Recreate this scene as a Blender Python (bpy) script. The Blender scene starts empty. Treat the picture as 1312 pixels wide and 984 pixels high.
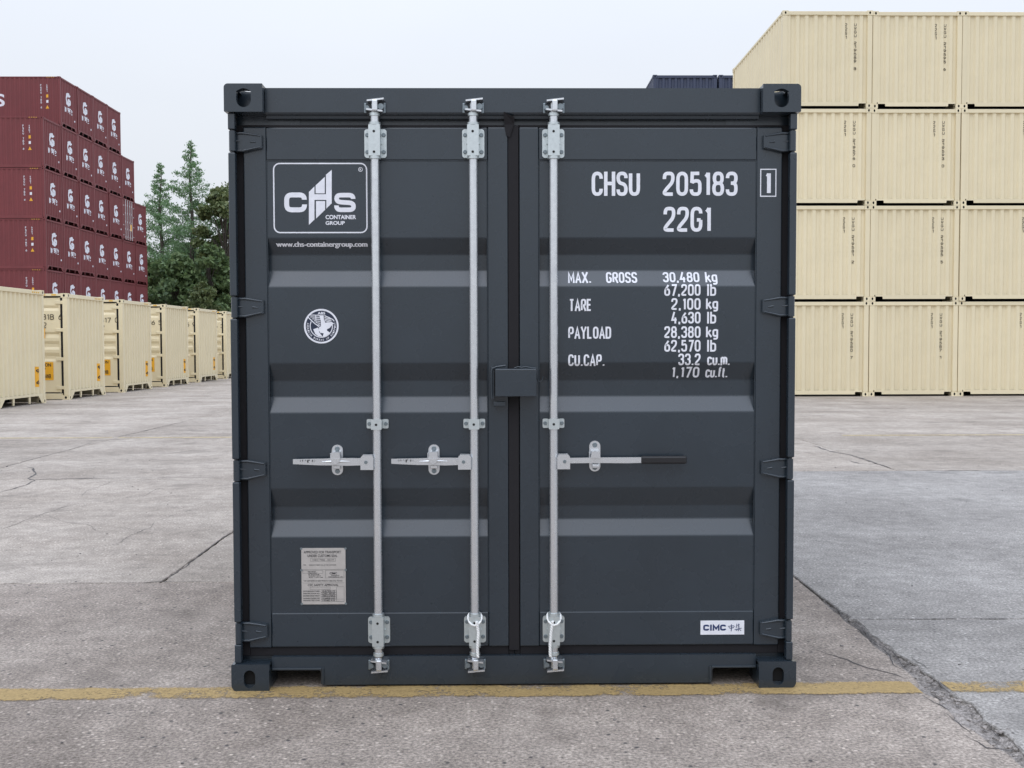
import bpy, bmesh, math, random
import numpy as np
from mathutils import Matrix, Vector, noise
from mathutils.geometry import tessellate_polygon
random.seed(7); rng = np.random.default_rng(7)
scn = bpy.context.scene
COL = scn.collection
R_ = math.radians

# ------------------------------------------------------------------ camera
CAM = np.array([-0.0609, -4.4539, 1.5010]); YAW, PITCH, ROLL = 0.011718, -0.04005, -0.002262; FPX = 1338.6
def cam_rows():
    cy, sy, cp, sp = math.cos(YAW), math.sin(YAW), math.cos(PITCH), math.sin(PITCH)
    f = np.array([sy*cp, cy*cp, sp]); r = np.array([cy, -sy, 0.]); u = np.cross(r, f)
    cr, sr = math.cos(ROLL), math.sin(ROLL)
    return np.array([cr*r+sr*u, -sr*r+cr*u, f])
CM = cam_rows()
cd = bpy.data.cameras.new('camera'); cam = bpy.data.objects.new('camera', cd); COL.objects.link(cam)
m3 = Matrix(((CM[0][0], CM[1][0], -CM[2][0]), (CM[0][1], CM[1][1], -CM[2][1]), (CM[0][2], CM[1][2], -CM[2][2])))
cam.matrix_world = Matrix.Translation(Vector(CAM)) @ m3.to_4x4()
cd.sensor_fit = 'HORIZONTAL'; cd.sensor_width = 36; cd.lens = 36*FPX/1312; cd.clip_start = 0.05; cd.clip_end = 3000
scn.camera = cam
scn.render.resolution_x, scn.render.resolution_y = 1024, 768

# ------------------------------------------------------------------ sky and sun (bright overcast)
SUN_EL, SUN_AZ = R_(58), R_(205)          # sun behind the camera, a little to the left
w = bpy.data.worlds.new('World'); scn.world = w; w.use_nodes = True
nt = w.node_tree; nt.nodes.clear()
out = nt.nodes.new('ShaderNodeOutputWorld'); bg = nt.nodes.new('ShaderNodeBackground')
sky = nt.nodes.new('ShaderNodeTexSky'); sky.sky_type = 'NISHITA'; sky.sun_disc = False
sky.sun_elevation = SUN_EL; sky.sun_rotation = SUN_AZ; sky.dust_density = 6; sky.air_density = 1.0
mx = nt.nodes.new('ShaderNodeMix'); mx.data_type = 'RGBA'; mx.inputs[0].default_value = 0.90
tc = nt.nodes.new('ShaderNodeTexCoord'); ns = nt.nodes.new('ShaderNodeTexNoise'); ns.inputs['Scale'].default_value = 1.6; ns.inputs['Detail'].default_value = 4
mp = nt.nodes.new('ShaderNodeMapping'); mp.inputs['Scale'].default_value = (1, 1, 3)
cr = nt.nodes.new('ShaderNodeValToRGB')   # thin cloud veil, nearly even
cr.color_ramp.elements[0].position = 0.3; cr.color_ramp.elements[0].color = (8.1, 8.5, 9.15, 1)
cr.color_ramp.elements[1].position = 0.7; cr.color_ramp.elements[1].color = (8.6, 8.95, 9.45, 1)
nt.links.new(tc.outputs['Generated'], mp.inputs[0]); nt.links.new(mp.outputs[0], ns.inputs['Vector']); nt.links.new(ns.outputs['Fac'], cr.inputs[0])
# overcast sky: brighter towards the zenith, as a cloud layer is
sp = nt.nodes.new('ShaderNodeSeparateXYZ'); nt.links.new(tc.outputs['Generated'], sp.inputs[0])
def wm(op, a, b):
    n = nt.nodes.new('ShaderNodeMath'); n.operation = op
    for i_, v_ in enumerate((a, b)):
        if hasattr(v_, 'links'): nt.links.new(v_, n.inputs[i_])
        else: n.inputs[i_].default_value = v_
    return n.outputs[0]
pw = wm('POWER', wm('MAXIMUM', sp.outputs['Z'], 0.0), 2.1); cx_ = nt.nodes.new('ShaderNodeCombineXYZ')
for i_, k_ in enumerate((1.6, 1.82, 2.3)): nt.links.new(wm('ADD', wm('MULTIPLY', pw, k_), 1.0), cx_.inputs[i_])
vm = nt.nodes.new('ShaderNodeVectorMath'); vm.operation = 'MULTIPLY'; nt.links.new(cr.outputs[0], vm.inputs[0]); nt.links.new(cx_.outputs[0], vm.inputs[1])
nt.links.new(sky.outputs[0], mx.inputs[6]); nt.links.new(vm.outputs[0], mx.inputs[7])
nt.links.new(mx.outputs[2], bg.inputs[0]); bg.inputs[1].default_value = 0.1; nt.links.new(bg.outputs[0], out.inputs[0])
sd = bpy.data.lights.new('sun', 'SUN'); sun = bpy.data.objects.new('sun', sd); COL.objects.link(sun)
sd.energy = 0.6; sd.angle = R_(70); sd.color = (1, 0.97, 0.93)
sdir = Vector((math.sin(SUN_AZ)*math.cos(SUN_EL), math.cos(SUN_AZ)*math.cos(SUN_EL), math.sin(SUN_EL)))
sun.rotation_euler = sdir.to_track_quat('Z', 'Y').to_euler(); sun.location = (-3, -12, 14)
vs = scn.view_settings; vs.view_transform = 'Standard'; vs.look = 'None'; vs.exposure = 0.0; vs.gamma = 1; vs.use_curve_mapping = False

# ------------------------------------------------------------------ pixel -> place helpers (1312 x 984 photograph)
def ray(x, y): return CM.T @ np.array([(x-656)/FPX, (492-y)/FPX, 1.])
def gnd(x, y, z=0.):
    d = ray(x, y); return CAM+(z-CAM[2])/d[2]*d
def ony(x, y, Y):
    d = ray(x, y); return CAM+(Y-CAM[1])/d[1]*d
def PX(x, Y, y=492): return float(ony(x, y, Y)[0])
def PZ(y, Y, x=656): return float(ony(x, y, Y)[2])

# ------------------------------------------------------------------ materials
def srgb(r, g, b): return tuple(((c/255)/12.92 if c/255 <= .04045 else ((c/255+.055)/1.055)**2.4) for c in (r, g, b))
def nmat(name):
    m = bpy.data.materials.new(name); m.use_nodes = True; t = m.node_tree
    return m, t, t.nodes['Principled BSDF']
def N(t, typ, **kw):
    n = t.nodes.new(typ)
    for k, v in kw.items():
        if k in n.inputs: n.inputs[k].default_value = v
        else: setattr(n, k, v)
    return n
def ramp(t, src, stops):
    r = t.nodes.new('ShaderNodeValToRGB'); e = r.color_ramp.elements
    while len(e) < len(stops): e.new(0.5)
    for el, (p, c) in zip(e, stops):
        el.position = p; el.color = (c, c, c, 1) if isinstance(c, (int, float)) else (*c, 1)
    t.links.new(src, r.inputs[0]); return r
def mixc(t, a, b, fac, mode='MIX'):
    m = t.nodes.new('ShaderNodeMix'); m.data_type = 'RGBA'; m.blend_type = mode
    for s, v in ((6, a), (7, b), (0, fac)):
        if hasattr(v, 'links') or hasattr(v, 'is_linked'): t.links.new(v, m.inputs[s])
        elif isinstance(v, tuple): m.inputs[s].default_value = (*v[:3], 1)
        else: m.inputs[s].default_value = v
    return m.outputs[2]
def paint(name, col, rough=0.42, var=0.10, bump=0.05, scale=3.0, dirt=0.0, dirtcol=(0.12, 0.1, 0.08), coat=0.0):
    m, t, p = nmat(name)
    tc = N(t, 'ShaderNodeTexCoord'); n1 = N(t, 'ShaderNodeTexNoise', Scale=scale, Detail=6.0, Roughness=0.6)
    t.links.new(tc.outputs['Object'], n1.inputs['Vector'])
    lo = tuple(c*(1-var) for c in col); hi = tuple(min(1, c*(1+var)) for c in col)
    c = ramp(t, n1.outputs['Fac'], [(0.3, lo), (0.7, hi)]).outputs[0]
    oi = N(t, 'ShaderNodeObjectInfo')
    if dirt > 0: c = mixc(t, c, ramp(t, oi.outputs['Random'], [(0, 0.955), (1, 1.03)]).outputs[0], 1.0, 'MULTIPLY')
    if dirt > 0:
        mpn = N(t, 'ShaderNodeMapping'); mpn.inputs['Scale'].default_value = (9, 9, 0.5)
        n2 = N(t, 'ShaderNodeTexNoise', Scale=1.3, Detail=5.0, Roughness=0.65); t.links.new(tc.outputs['Object'], mpn.inputs[0]); t.links.new(mpn.outputs[0], n2.inputs['Vector'])
        f = ramp(t, n2.outputs['Fac'], [(0.5, 0.0), (0.8, dirt)]).outputs[0]
        c = mixc(t, c, dirtcol, f)
    t.links.new(c, p.inputs['Base Color'])
    n3 = N(t, 'ShaderNodeTexNoise', Scale=scale*4, Detail=3.0); t.links.new(tc.outputs['Object'], n3.inputs['Vector'])
    rr = ramp(t, n3.outputs['Fac'], [(0.3, max(0.02, rough-0.03)), (0.7, rough+0.04)]); t.links.new(rr.outputs[0], p.inputs['Roughness'])
    n4 = N(t, 'ShaderNodeTexNoise', Scale=220.0, Detail=2.0); t.links.new(tc.outputs['Object'], n4.inputs['Vector'])
    n5 = N(t, 'ShaderNodeTexNoise', Scale=3.2, Detail=2.0); t.links.new(tc.outputs['Object'], n5.inputs['Vector'])
    ad = N(t, 'ShaderNodeMath', operation='MULTIPLY_ADD'); t.links.new(n4.outputs['Fac'], ad.inputs[0]); ad.inputs[1].default_value = 0.008; t.links.new(n5.outputs['Fac'], ad.inputs[2])
    b = N(t, 'ShaderNodeBump', Strength=bump*1.2, Distance=0.01); t.links.new(ad.outputs[0], b.inputs['Height']); t.links.new(b.outputs[0], p.inputs['Normal'])
    if coat: p.inputs['Coat Weight'].default_value = coat; p.inputs['Coat Roughness'].default_value = 0.25
    return m
def plain(name, col, rough=0.5, metal=0.0):
    m, t, p = nmat(name); tc = N(t, 'ShaderNodeTexCoord'); n = N(t, 'ShaderNodeTexNoise', Scale=30.0, Detail=4.0); t.links.new(tc.outputs['Object'], n.inputs['Vector'])
    c = ramp(t, n.outputs['Fac'], [(0.3, tuple(x*0.93 for x in col)), (0.7, tuple(min(1, x*1.05) for x in col))])
    t.links.new(c.outputs[0], p.inputs['Base Color']); p.inputs['Roughness'].default_value = rough; p.inputs['Metallic'].default_value = metal
    return m
ANTH = (0.0195, 0.0300, 0.0405)
M_anth = paint('anthracite_paint', ANTH, 0.27, 0.10, 0.016, 2.2, 0.0, coat=0.45)
M_rub = plain('rubber_gasket', (0.007, 0.006, 0.008), 0.8)
def galvanised(name, col, rough, sc):
    m, t, p = nmat(name); tc = N(t, 'ShaderNodeTexCoord'); v = N(t, 'ShaderNodeTexNoise', Scale=sc, Detail=5.0, Roughness=0.7); t.links.new(tc.outputs['Object'], v.inputs['Vector'])
    c = ramp(t, v.outputs['Fac'], [(0.3, tuple(x*0.86 for x in col)), (0.65, col)]); t.links.new(c.outputs[0], p.inputs['Base Color'])
    p.inputs['Metallic'].default_value = 0.85
    r = ramp(t, v.outputs['Fac'], [(0.3, rough+.15), (0.7, rough)]); t.links.new(r.outputs[0], p.inputs['Roughness'])
    b = N(t, 'ShaderNodeBump', Strength=0.04, Distance=0.002); t.links.new(v.outputs['Fac'], b.inputs['Height']); t.links.new(b.outputs[0], p.inputs['Normal'])
    return m
M_galv = galvanised('galvanised_steel', (0.76, 0.78, 0.80), 0.22, 38)
M_zinc = galvanised('zinc_bracket', (0.64, 0.69, 0.69), 0.38, 60)
M_bolt = galvanised('bolt_steel', (0.25, 0.29, 0.31), 0.4, 150)
M_white = plain('white_lettering', (0.80, 0.81, 0.86), 0.45)
M_sleeve = plain('black_sleeve', (0.012, 0.012, 0.014), 0.4)
M_plate = plain('aluminium_plate', (0.52, 0.49, 0.46), 0.42, 0.35)
M_ink = plain('dark_print', (0.02, 0.02, 0.025), 0.6)
M_navy = plain('navy_print', (0.01, 0.03, 0.12), 0.5)
M_emblem = plain('emblem_navy', (0.016, 0.026, 0.055), 0.5)
M_rope = plain('white_rope', (0.84, 0.84, 0.82), 0.85)
M_shade_coat = plain('shade_and_undercoat_black', (0.006, 0.006, 0.006), 0.9)  # black standing in for shade in holes, and for the underside coat
CREAM = srgb(229, 216, 182)
M_cream = paint('cream_paint', CREAM, 0.5, 0.035, 0.03, 1.2, 0.10, srgb(188, 170, 135))
M_maroon = paint('maroon_paint', srgb(118, 52, 54), 0.5, 0.09, 0.03, 0.9, 0.16, srgb(92, 46, 46))
M_blue = paint('blue_paint', srgb(54, 62, 84), 0.5, 0.09, 0.03, 1.2, 0.15, srgb(46, 52, 72))
M_orange = plain('orange_sticker', srgb(240, 178, 48), 0.5)
M_cdark = plain('dark_stencil', srgb(74, 65, 50), 0.6)
M_yblk = plain('warning_yellow', srgb(225, 175, 60), 0.5)

# ------------------------------------------------------------------ mesh builder
class MB:
    def __init__(s): s.v = []; s.f = []; s.m = []; s.s = []
    def add(s, vs, fs, mi=0, smooth=False):
        o = len(s.v); s.v += [tuple(float(c) for c in p) for p in vs]
        for f in fs: s.f.append(tuple(i+o for i in f)); s.m.append(mi); s.s.append(smooth)
        return s
    def box(s, x0, x1, y0, y1, z0, z1, mi=0, c=0.0):
        if c <= 0:
            v = [(x, y, z) for x in (x0, x1) for y in (y0, y1) for z in (z0, z1)]
            return s.add(v, [(0, 1, 3, 2), (4, 6, 7, 5), (0, 4, 5, 1), (2, 3, 7, 6), (0, 2, 6, 4), (1, 5, 7, 3)], mi)
        c = min(c, (x1-x0)*.45, (y1-y0)*.45, (z1-z0)*.45)
        bm = bmesh.new(); bmesh.ops.create_cube(bm, size=1)
        for v in bm.verts: v.co = Vector((x0 if v.co.x < 0 else x1, y0 if v.co.y < 0 else y1, z0 if v.co.z < 0 else z1))
        bmesh.ops.bevel(bm, geom=list(bm.edges), offset=c, segments=2, profile=0.5, affect='EDGES')
        bm.verts.index_update(); s.add([v.co for v in bm.verts], [[v.index for v in f.verts] for f in bm.faces], mi); bm.free(); return s
    def cyl(s, p0, p1, r0, r1=None, n=16, mi=0, caps=True):
        r1 = r0 if r1 is None else r1; p0, p1 = Vector(p0), Vector(p1); d = (p1-p0).normalized()
        a = d.orthogonal().normalized(); b = d.cross(a); A = []; B = []
        for k in range(n):
            t = 2*math.pi*k/n; o = a*math.cos(t)+b*math.sin(t); A.append(p0+o*r0); B.append(p1+o*r1)
        s.add(A+B, [(k, (k+1) % n, n+(k+1) % n, n+k) for k in range(n)], mi, True)
        if caps: s.add(A, [tuple(range(n))[::-1]], mi); s.add(B, [tuple(range(n))], mi)
        return s
    def tube(s, pts, r, n=8, mi=0):
        pts = [Vector(p) for p in pts]; rings = []; up = None
        for i, p in enumerate(pts):
            d = (pts[min(i+1, len(pts)-1)]-pts[max(i-1, 0)]).normalized()
            a = d.orthogonal().normalized() if up is None else (up-d*up.dot(d)).normalized()
            up = a; b = d.cross(a); rr = r[i] if isinstance(r, (list, tuple)) else r
            rings.append([p+(a*math.cos(2*math.pi*k/n)+b*math.sin(2*math.pi*k/n))*rr for k in range(n)])
        v = [q for g in rings for q in g]
        f = [(i*n+k, i*n+(k+1) % n, (i+1)*n+(k+1) % n, (i+1)*n+k) for i in range(len(pts)-1) for k in range(n)]
        s.add(v, f, mi, True); s.add(rings[0], [tuple(range(n))], mi); s.add(rings[-1], [tuple(range(n))], mi); return s
    def prism(s, loops, fn, d0, d1, mi=0, smooth_side=False):
        """loops: outer polygon then holes, as 2D points; fn(u, v, d) -> 3D point"""
        flat = [p for l in loops for p in l]
        tri = tessellate_polygon([[Vector((u, v, 0)) for u, v in l] for l in loops])
        for d in (d0, d1): s.add([fn(u, v, d) for u, v in flat], [tuple(t) for t in tri], mi)
        for l in loops:
            n = len(l); s.add([fn(u, v, d0) for u, v in l]+[fn(u, v, d1) for u, v in l], [(k, (k+1) % n, n+(k+1) % n, n+k) for k in range(n)], mi, smooth_side)
        return s
    def mesh(s, name, mats):
        me = bpy.data.meshes.new(name); me.from_pydata(s.v, [], s.f); me.update()
        for m in (mats if isinstance(mats, (list, tuple)) else [mats]): me.materials.append(m)
        me.polygons.foreach_set('material_index', s.m); me.polygons.foreach_set('use_smooth', s.s)
        bm = bmesh.new(); bm.from_mesh(me); bmesh.ops.recalc_face_normals(bm, faces=bm.faces); bm.to_mesh(me); bm.free(); return me
    def build(s, name, mats, parent=None): return link(name, s.mesh(name, mats), parent)
def link(name, me, parent=None, loc=None):
    o = bpy.data.objects.new(name, me); COL.objects.link(o); o.parent = parent
    if loc: o.location = loc
    return o
def tag(o, label=None, cat=None, group=None, kind=None):
    for k, v in (('label', label), ('category', cat), ('group', group), ('kind', kind)):
        if v: o[k] = v
    return o
def empty(name, loc=(0, 0, 0), rz=0.0):
    o = bpy.data.objects.new(name, None); COL.objects.link(o); o.location = loc; o.rotation_euler = (0, 0, rz); o.empty_display_size = 0.3; return o
def copy_tree(o, parent=None):
    c = o.copy(); COL.objects.link(c); c.parent = parent
    for ch in list(o.children): copy_tree(ch, c)
    return c
XZ = lambda u, v, d: (u, d, v)
YZ = lambda u, v, d: (d, u, v)
XY = lambda u, v, d: (u, v, d)
def rrect(x0, x1, z0, z1, r, n=6):
    rs = r if isinstance(r, (list, tuple)) else (r,)*4; P = []
    for (cx, cz, a0, q) in ((x1, z1, 0, rs[0]), (x0, z1, 90, rs[1]), (x0, z0, 180, rs[2]), (x1, z0, 270, rs[3])):
        sx = -1 if cx == x1 else 1; sz = -1 if cz == z1 else 1
        if q <= 0: P.append((cx, cz)); continue
        for k in range(n+1):
            t = R_(a0+90*k/n); P.append((cx+sx*q+q*math.cos(t), cz+sz*q+q*math.sin(t)))
    return P
def circ(cx, cz, r, n=24, a0=0, a1=360):
    full = abs(a1-a0) >= 360
    return [(cx+r*math.cos(R_(a0+(a1-a0)*k/(n if full else n-1))), cz+r*math.sin(R_(a0+(a1-a0)*k/(n if full else n-1)))) for k in range(n)]

# ------------------------------------------------------------------ stencil lettering
def fillet(p, r, closed=False, n=5):
    if r <= 0: return list(p)+([p[0]] if closed else [])
    o = []; L = len(p)
    for i in range(L):
        if not closed and i in (0, L-1): o.append(p[i]); continue
        a, b, c = Vector(p[i-1]), Vector(p[i]), Vector(p[(i+1) % L])
        ra = min(r, (a-b).length*(0.5 if closed or i > 1 else 0.95)); rc = min(r, (c-b).length*(0.5 if closed or i < L-2 else 0.95))
        s, e = b+(a-b).normalized()*ra, b+(c-b).normalized()*rc
        for k in range(n+1):
            t = k/n; q = s*(1-t)**2+b*2*t*(1-t)+e*t*t; o.append((q.x, q.y))
    if closed: o.append(o[0])
    return o
G = {  # char: (advance width, [(points, corner radius, closed)])
'0': (4, [([(0,0),(4,0),(4,7),(0,7)], 2, 1)]), 'O': (4, [([(0,0),(4,0),(4,7),(0,7)], 2, 1)]),
'1': (1.9, [([(0.3,5.9),(0.9,6.25),(1.5,7.1)], 0, 0), ([(1.6,7.25),(1.6,-.25)], 0, 0)]),
'2': (4, [([(0,5.1),(0,7),(4,7),(4,4.2),(0,0.9),(0,0),(4,0)], 1.5, 0)]),
'3': (4, [([(0,5.4),(0,7),(4,7),(4,3.7),(1.6,3.7)], 1.7, 0), ([(2.4,3.7),(4,3.7),(4,0),(0,0),(0,1.6)], 1.7, 0)]),
'4': (4.2, [([(1.9,7),(0,1.9),(4.4,1.9)], 0, 0), ([(3.1,3.6),(3.1,0)], 0, 0)]),
'5': (4, [([(3.7,7),(0.4,7),(0.2,3.8)], 0, 0), ([(0.2,3.7),(0.6,4.4),(4,4.6),(4,0),(0,0),(0,1.6)], 1.6, 0)]),
'6': (4, [([(3.2,7),(0,3.6),(0,0),(4,0),(4,4),(0.5,4)], 1.7, 0)]),
'7': (4, [([(0,7),(4,7),(1.5,0)], 0, 0)]),
'8': (4, [([(0,0),(4,0),(4,3.7),(0,3.7)], 1.8, 1), ([(.2,3.7),(3.8,3.7),(3.8,7),(.2,7)], 1.6, 1)]),
'9': (4, [([(0.8,0),(4,3.4),(4,7),(0,7),(0,3),(3.5,3)], 1.7, 0)]),
'A': (4.2, [([(0,0),(2.1,7),(4.2,0)], 0, 0), ([(0.8,2),(3.4,2)], 0, 0)]),
'B': (4, [([(0,0),(4,0),(4,3.7),(0,3.7)], 1.6, 1), ([(0,3.7),(3.7,3.7),(3.7,7),(0,7)], 1.5, 1)]),
'C': (4, [([(4,5.2),(4,7),(0,7),(0,0),(4,0),(4,1.8)], 1.9, 0)]),
'D': (4, [([(0,0),(0,7)], 0, 0), ([(0.3,7),(4,7),(4,0),(0.3,0)], 1.9, 0)]), 'E': (3.6, [([(3.6,7),(0,7),(0,0),(3.6,0)], 0, 0), ([(0.3,3.6),(3.2,3.6)], 0, 0)]),
'G': (4, [([(4,5.4),(4,7),(0,7),(0,0),(4,0),(4,3.3)], 1.9, 0), ([(4,3.3),(2.2,3.3)], 0, 0)]),
'H': (4, [([(0,0),(0,7)], 0, 0), ([(4,0),(4,7)], 0, 0), ([(0.3,3.6),(3.7,3.6)], 0, 0)]),
'L': (3.6, [([(0,7),(0,0),(3.6,0)], 0, 0)]), 'M': (4.8, [([(0,0),(0,7),(2.4,1.6),(4.8,7),(4.8,0)], 0, 0)]),
'N': (4, [([(0,0),(0,7),(4,0),(4,7)], 0, 0)]),
'F': (3.6, [([(3.6,7),(0,7),(0,0)], 0, 0), ([(0.3,3.6),(3.2,3.6)], 0, 0)]), 'I': (0.6, [([(0.3,0),(0.3,7)], 0, 0)]),
'P': (4, [([(0,0),(0,7),(4,7),(4,3.1),(0.2,3.1)], 1.6, 0)]), 'R': (4, [([(0,0),(0,7),(4,7),(4,3.3),(0.2,3.3)], 1.6, 0), ([(2,3.3),(4,0)], 0, 0)]),
'S': (4, [([(4,5.4),(4,7),(0,7),(0,3.9),(4,3.2),(4,0),(0,0),(0,1.6)], 1.7, 0)]), 'T': (4, [([(0,7),(4,7)], 0, 0), ([(2,6.8),(2,0)], 0, 0)]),
'U': (4, [([(0,7),(0,0),(4,0),(4,7)], 1.9, 0)]), 'X': (4.2, [([(0,0),(4.2,7)], 0, 0), ([(0,7),(4.2,0)], 0, 0)]),
'W': (5, [([(0,7),(1.2,0),(2.5,6),(3.8,0),(5,7)], 0, 0)]), 'Y': (4, [([(0,7),(2,3.4),(4,7)], 0, 0), ([(2,3.6),(2,0)], 0, 0)]), 'K': (4, [([(0,0),(0,7)], 0, 0), ([(4,7),(0.3,2.8)], 0, 0), ([(1.6,4),(4,0)], 0, 0)]),
'.': (0.8, [([(0.4,-.45),(0.4,0.55)], 0, 0)]), ',': (0.8, [([(0.5,0.6),(0.2,-1.2)], 0, 0)]),
'k': (3.4, [([(0,0),(0,7)], 0, 0), ([(3.2,5),(0.3,2)], 0, 0), ([(1.2,2.9),(3.4,0)], 0, 0)]),
'g': (3.4, [([(3.4,0.3),(0,0.3),(0,5),(3.4,5)], 1.5, 0), ([(3.4,5.4),(3.4,-2),(0.2,-2)], 1.5, 0)]),
'l': (0.6, [([(0.3,0),(0.3,7)], 0, 0)]), 'b': (3.4, [([(0,7),(0,0)], 0, 0), ([(0.3,0),(3.4,0),(3.4,5),(0.3,5)], 1.5, 0)]),
'c': (3.2, [([(3.2,3.8),(3.2,5),(0,5),(0,0),(3.2,0),(3.2,1.2)], 1.5, 0)]), 'u': (3.2, [([(0,5),(0,0),(3.2,0),(3.2,5)], 1.5, 0)]),
'm': (5, [([(0,0),(0,5)], 0, 0), ([(0,4.9),(2.5,4.9),(2.5,0)], 1.2, 0), ([(2.5,4.9),(5,4.9),(5,0)], 1.2, 0)]),
'f': (2.2, [([(2.6,7),(0.9,7),(0.9,0)], 1.2, 0), ([(0,4.8),(2.3,4.8)], 0, 0)]), 't': (2.2, [([(0.9,6.6),(0.9,0),(2.4,0)], 1.0, 0), ([(0,4.8),(2.3,4.8)], 0, 0)]),
' ': (3, []), '"': (1.6, [([(0.2,7),(0.2,5.2)], 0, 0), ([(1.4,7),(1.4,5.2)], 0, 0)]), "'": (0.6, [([(0.3,7),(0.3,5.2)], 0, 0)])}
def ribbon(pts, th):
    """flat band along a 2D polyline with mitred corners -> list of quads"""
    P = [Vector(p) for p in pts]; P = [P[0]]+[b for a, b in zip(P, P[1:]) if (b-a).length > 1e-6]
    closed = (P[0]-P[-1]).length < 1e-6
    if closed: P = P[:-1]
    n = len(P); Lf = []; Rt = []
    for i in range(n):
        a = P[i-1] if (i > 0 or closed) else None; b = P[(i+1) % n] if (i < n-1 or closed) else None
        d1 = (P[i]-a).normalized() if a is not None else None; d2 = (b-P[i]).normalized() if b is not None else None
        if d1 is None: d1 = d2
        if d2 is None: d2 = d1
        n1, n2 = Vector((-d1.y, d1.x)), Vector((-d2.y, d2.x)); mm = n1+n2
        mm = mm.normalized() if mm.length > 1e-6 else n1; k = min(1/max(mm.dot(n1), .2), 2.2)
        Lf.append(P[i]+mm*th/2*k); Rt.append(P[i]-mm*th/2*k)
    q = [(Lf[i], Lf[(i+1) % n], Rt[(i+1) % n], Rt[i]) for i in range(n if closed else n-1)]
    return q
def glyph_run(s, x0, x1, z0, z1, th, gap=1.55, vertical=False, each=False):
    """stencil characters fitted to a box; returns strokes [[(quad)...]...]"""
    S = []
    if vertical:
        step = (z1-z0)/len(s)
        for i, ch in enumerate(s):
            if ch != ' ': S += glyph_run(ch, x0, x1, z1-(i+1)*step+step*0.12, z1-i*step-step*0.1, th)
        return S
    W = sum(G[c][0] for c in s)+gap*(len(s)-1); h = z1-z0-th; kz = h/7; kx = (x1-x0-th)/W if W > 0 else 1; u = 0.
    E_ = []
    for ch in s:
        wd, paths = G[ch]; n_ = len(S)
        for pts, r, cl in paths:
            q = [(x0+th/2+(u+px)*kx, z0+th/2+pz*kz) for px, pz in fillet(pts, r, bool(cl))]
            if r == 0 and not cl:            # square stroke ends reach the full letter height
                for e_, f_ in ((0, 1), (-1, -2)):
                    if pts[e_][1] in (0, 7) and pts[e_][1] != pts[f_][1]:
                        d_ = (Vector(q[e_])-Vector(q[f_])).normalized(); q[e_] = (q[e_][0]+d_.x*th/2, q[e_][1]+d_.y*th/2)
            S.append(ribbon(q, th))
        u += wd+gap; E_.append(S[n_:])
    return E_ if each else S
def surf_mesh(name, strokes, mat, yf, xb=(), zb=(), eps=0.0015, parent=None, lift=0.00012):
    """flat figures in the x-z plane laid onto the surface y = yf(x, z)"""
    bm = bmesh.new(); k = 0
    lay = bm.verts.layers.float.new('k')
    for st in strokes:
        for poly in st:
            vs = [bm.verts.new((p[0], 0, p[1])) for p in poly]
            for v in vs: v[lay] = k % 9
            try: bm.faces.new(vs)
            except ValueError: pass
        k += 1
    for x in xb: bmesh.ops.bisect_plane(bm, geom=bm.verts[:]+bm.edges[:]+bm.faces[:], plane_co=(x, 0, 0), plane_no=(1, 0, 0))
    for z in zb: bmesh.ops.bisect_plane(bm, geom=bm.verts[:]+bm.edges[:]+bm.faces[:], plane_co=(0, 0, z), plane_no=(0, 0, 1))
    for v in bm.verts: v.co.y = yf(v.co.x, v.co.z)-eps-lift*v[lay]
    me = bpy.data.meshes.new(name); bm.to_mesh(me); bm.free(); me.materials.append(mat)
    return link(name, me, parent)
def font_polys(s, x0, x1, z0, z1, bold=0.0, zfit=True):
    """built-in typeface fitted to a box -> list of polygons"""
    cu = bpy.data.curves.new('t', 'FONT'); cu.body = s; cu.offset = bold; ob = bpy.data.objects.new('t', cu); COL.objects.link(ob)
    dg = bpy.context.evaluated_depsgraph_get(); me = bpy.data.meshes.new_from_object(ob.evaluated_get(dg))
    V = np.array([v.co[:] for v in me.vertices]); F = [list(p.vertices) for p in me.polygons]
    bpy.data.objects.remove(ob); bpy.data.curves.remove(cu); bpy.data.meshes.remove(me)
    a, b = V.min(0), V.max(0)
    X = x0+(V[:, 0]-a[0])/(b[0]-a[0])*(x1-x0); Z = z0+(V[:, 1]-a[1])/(b[1]-a[1])*(z1-z0)
    return [[(X[i], Z[i]) for i in f] for f in F]
def tri_polys(loops):
    flat = [p for l in loops for p in l]
    return [[flat[i] for i in t] for t in tessellate_polygon([[Vector((u, v, 0)) for u, v in l] for l in loops])]

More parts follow.
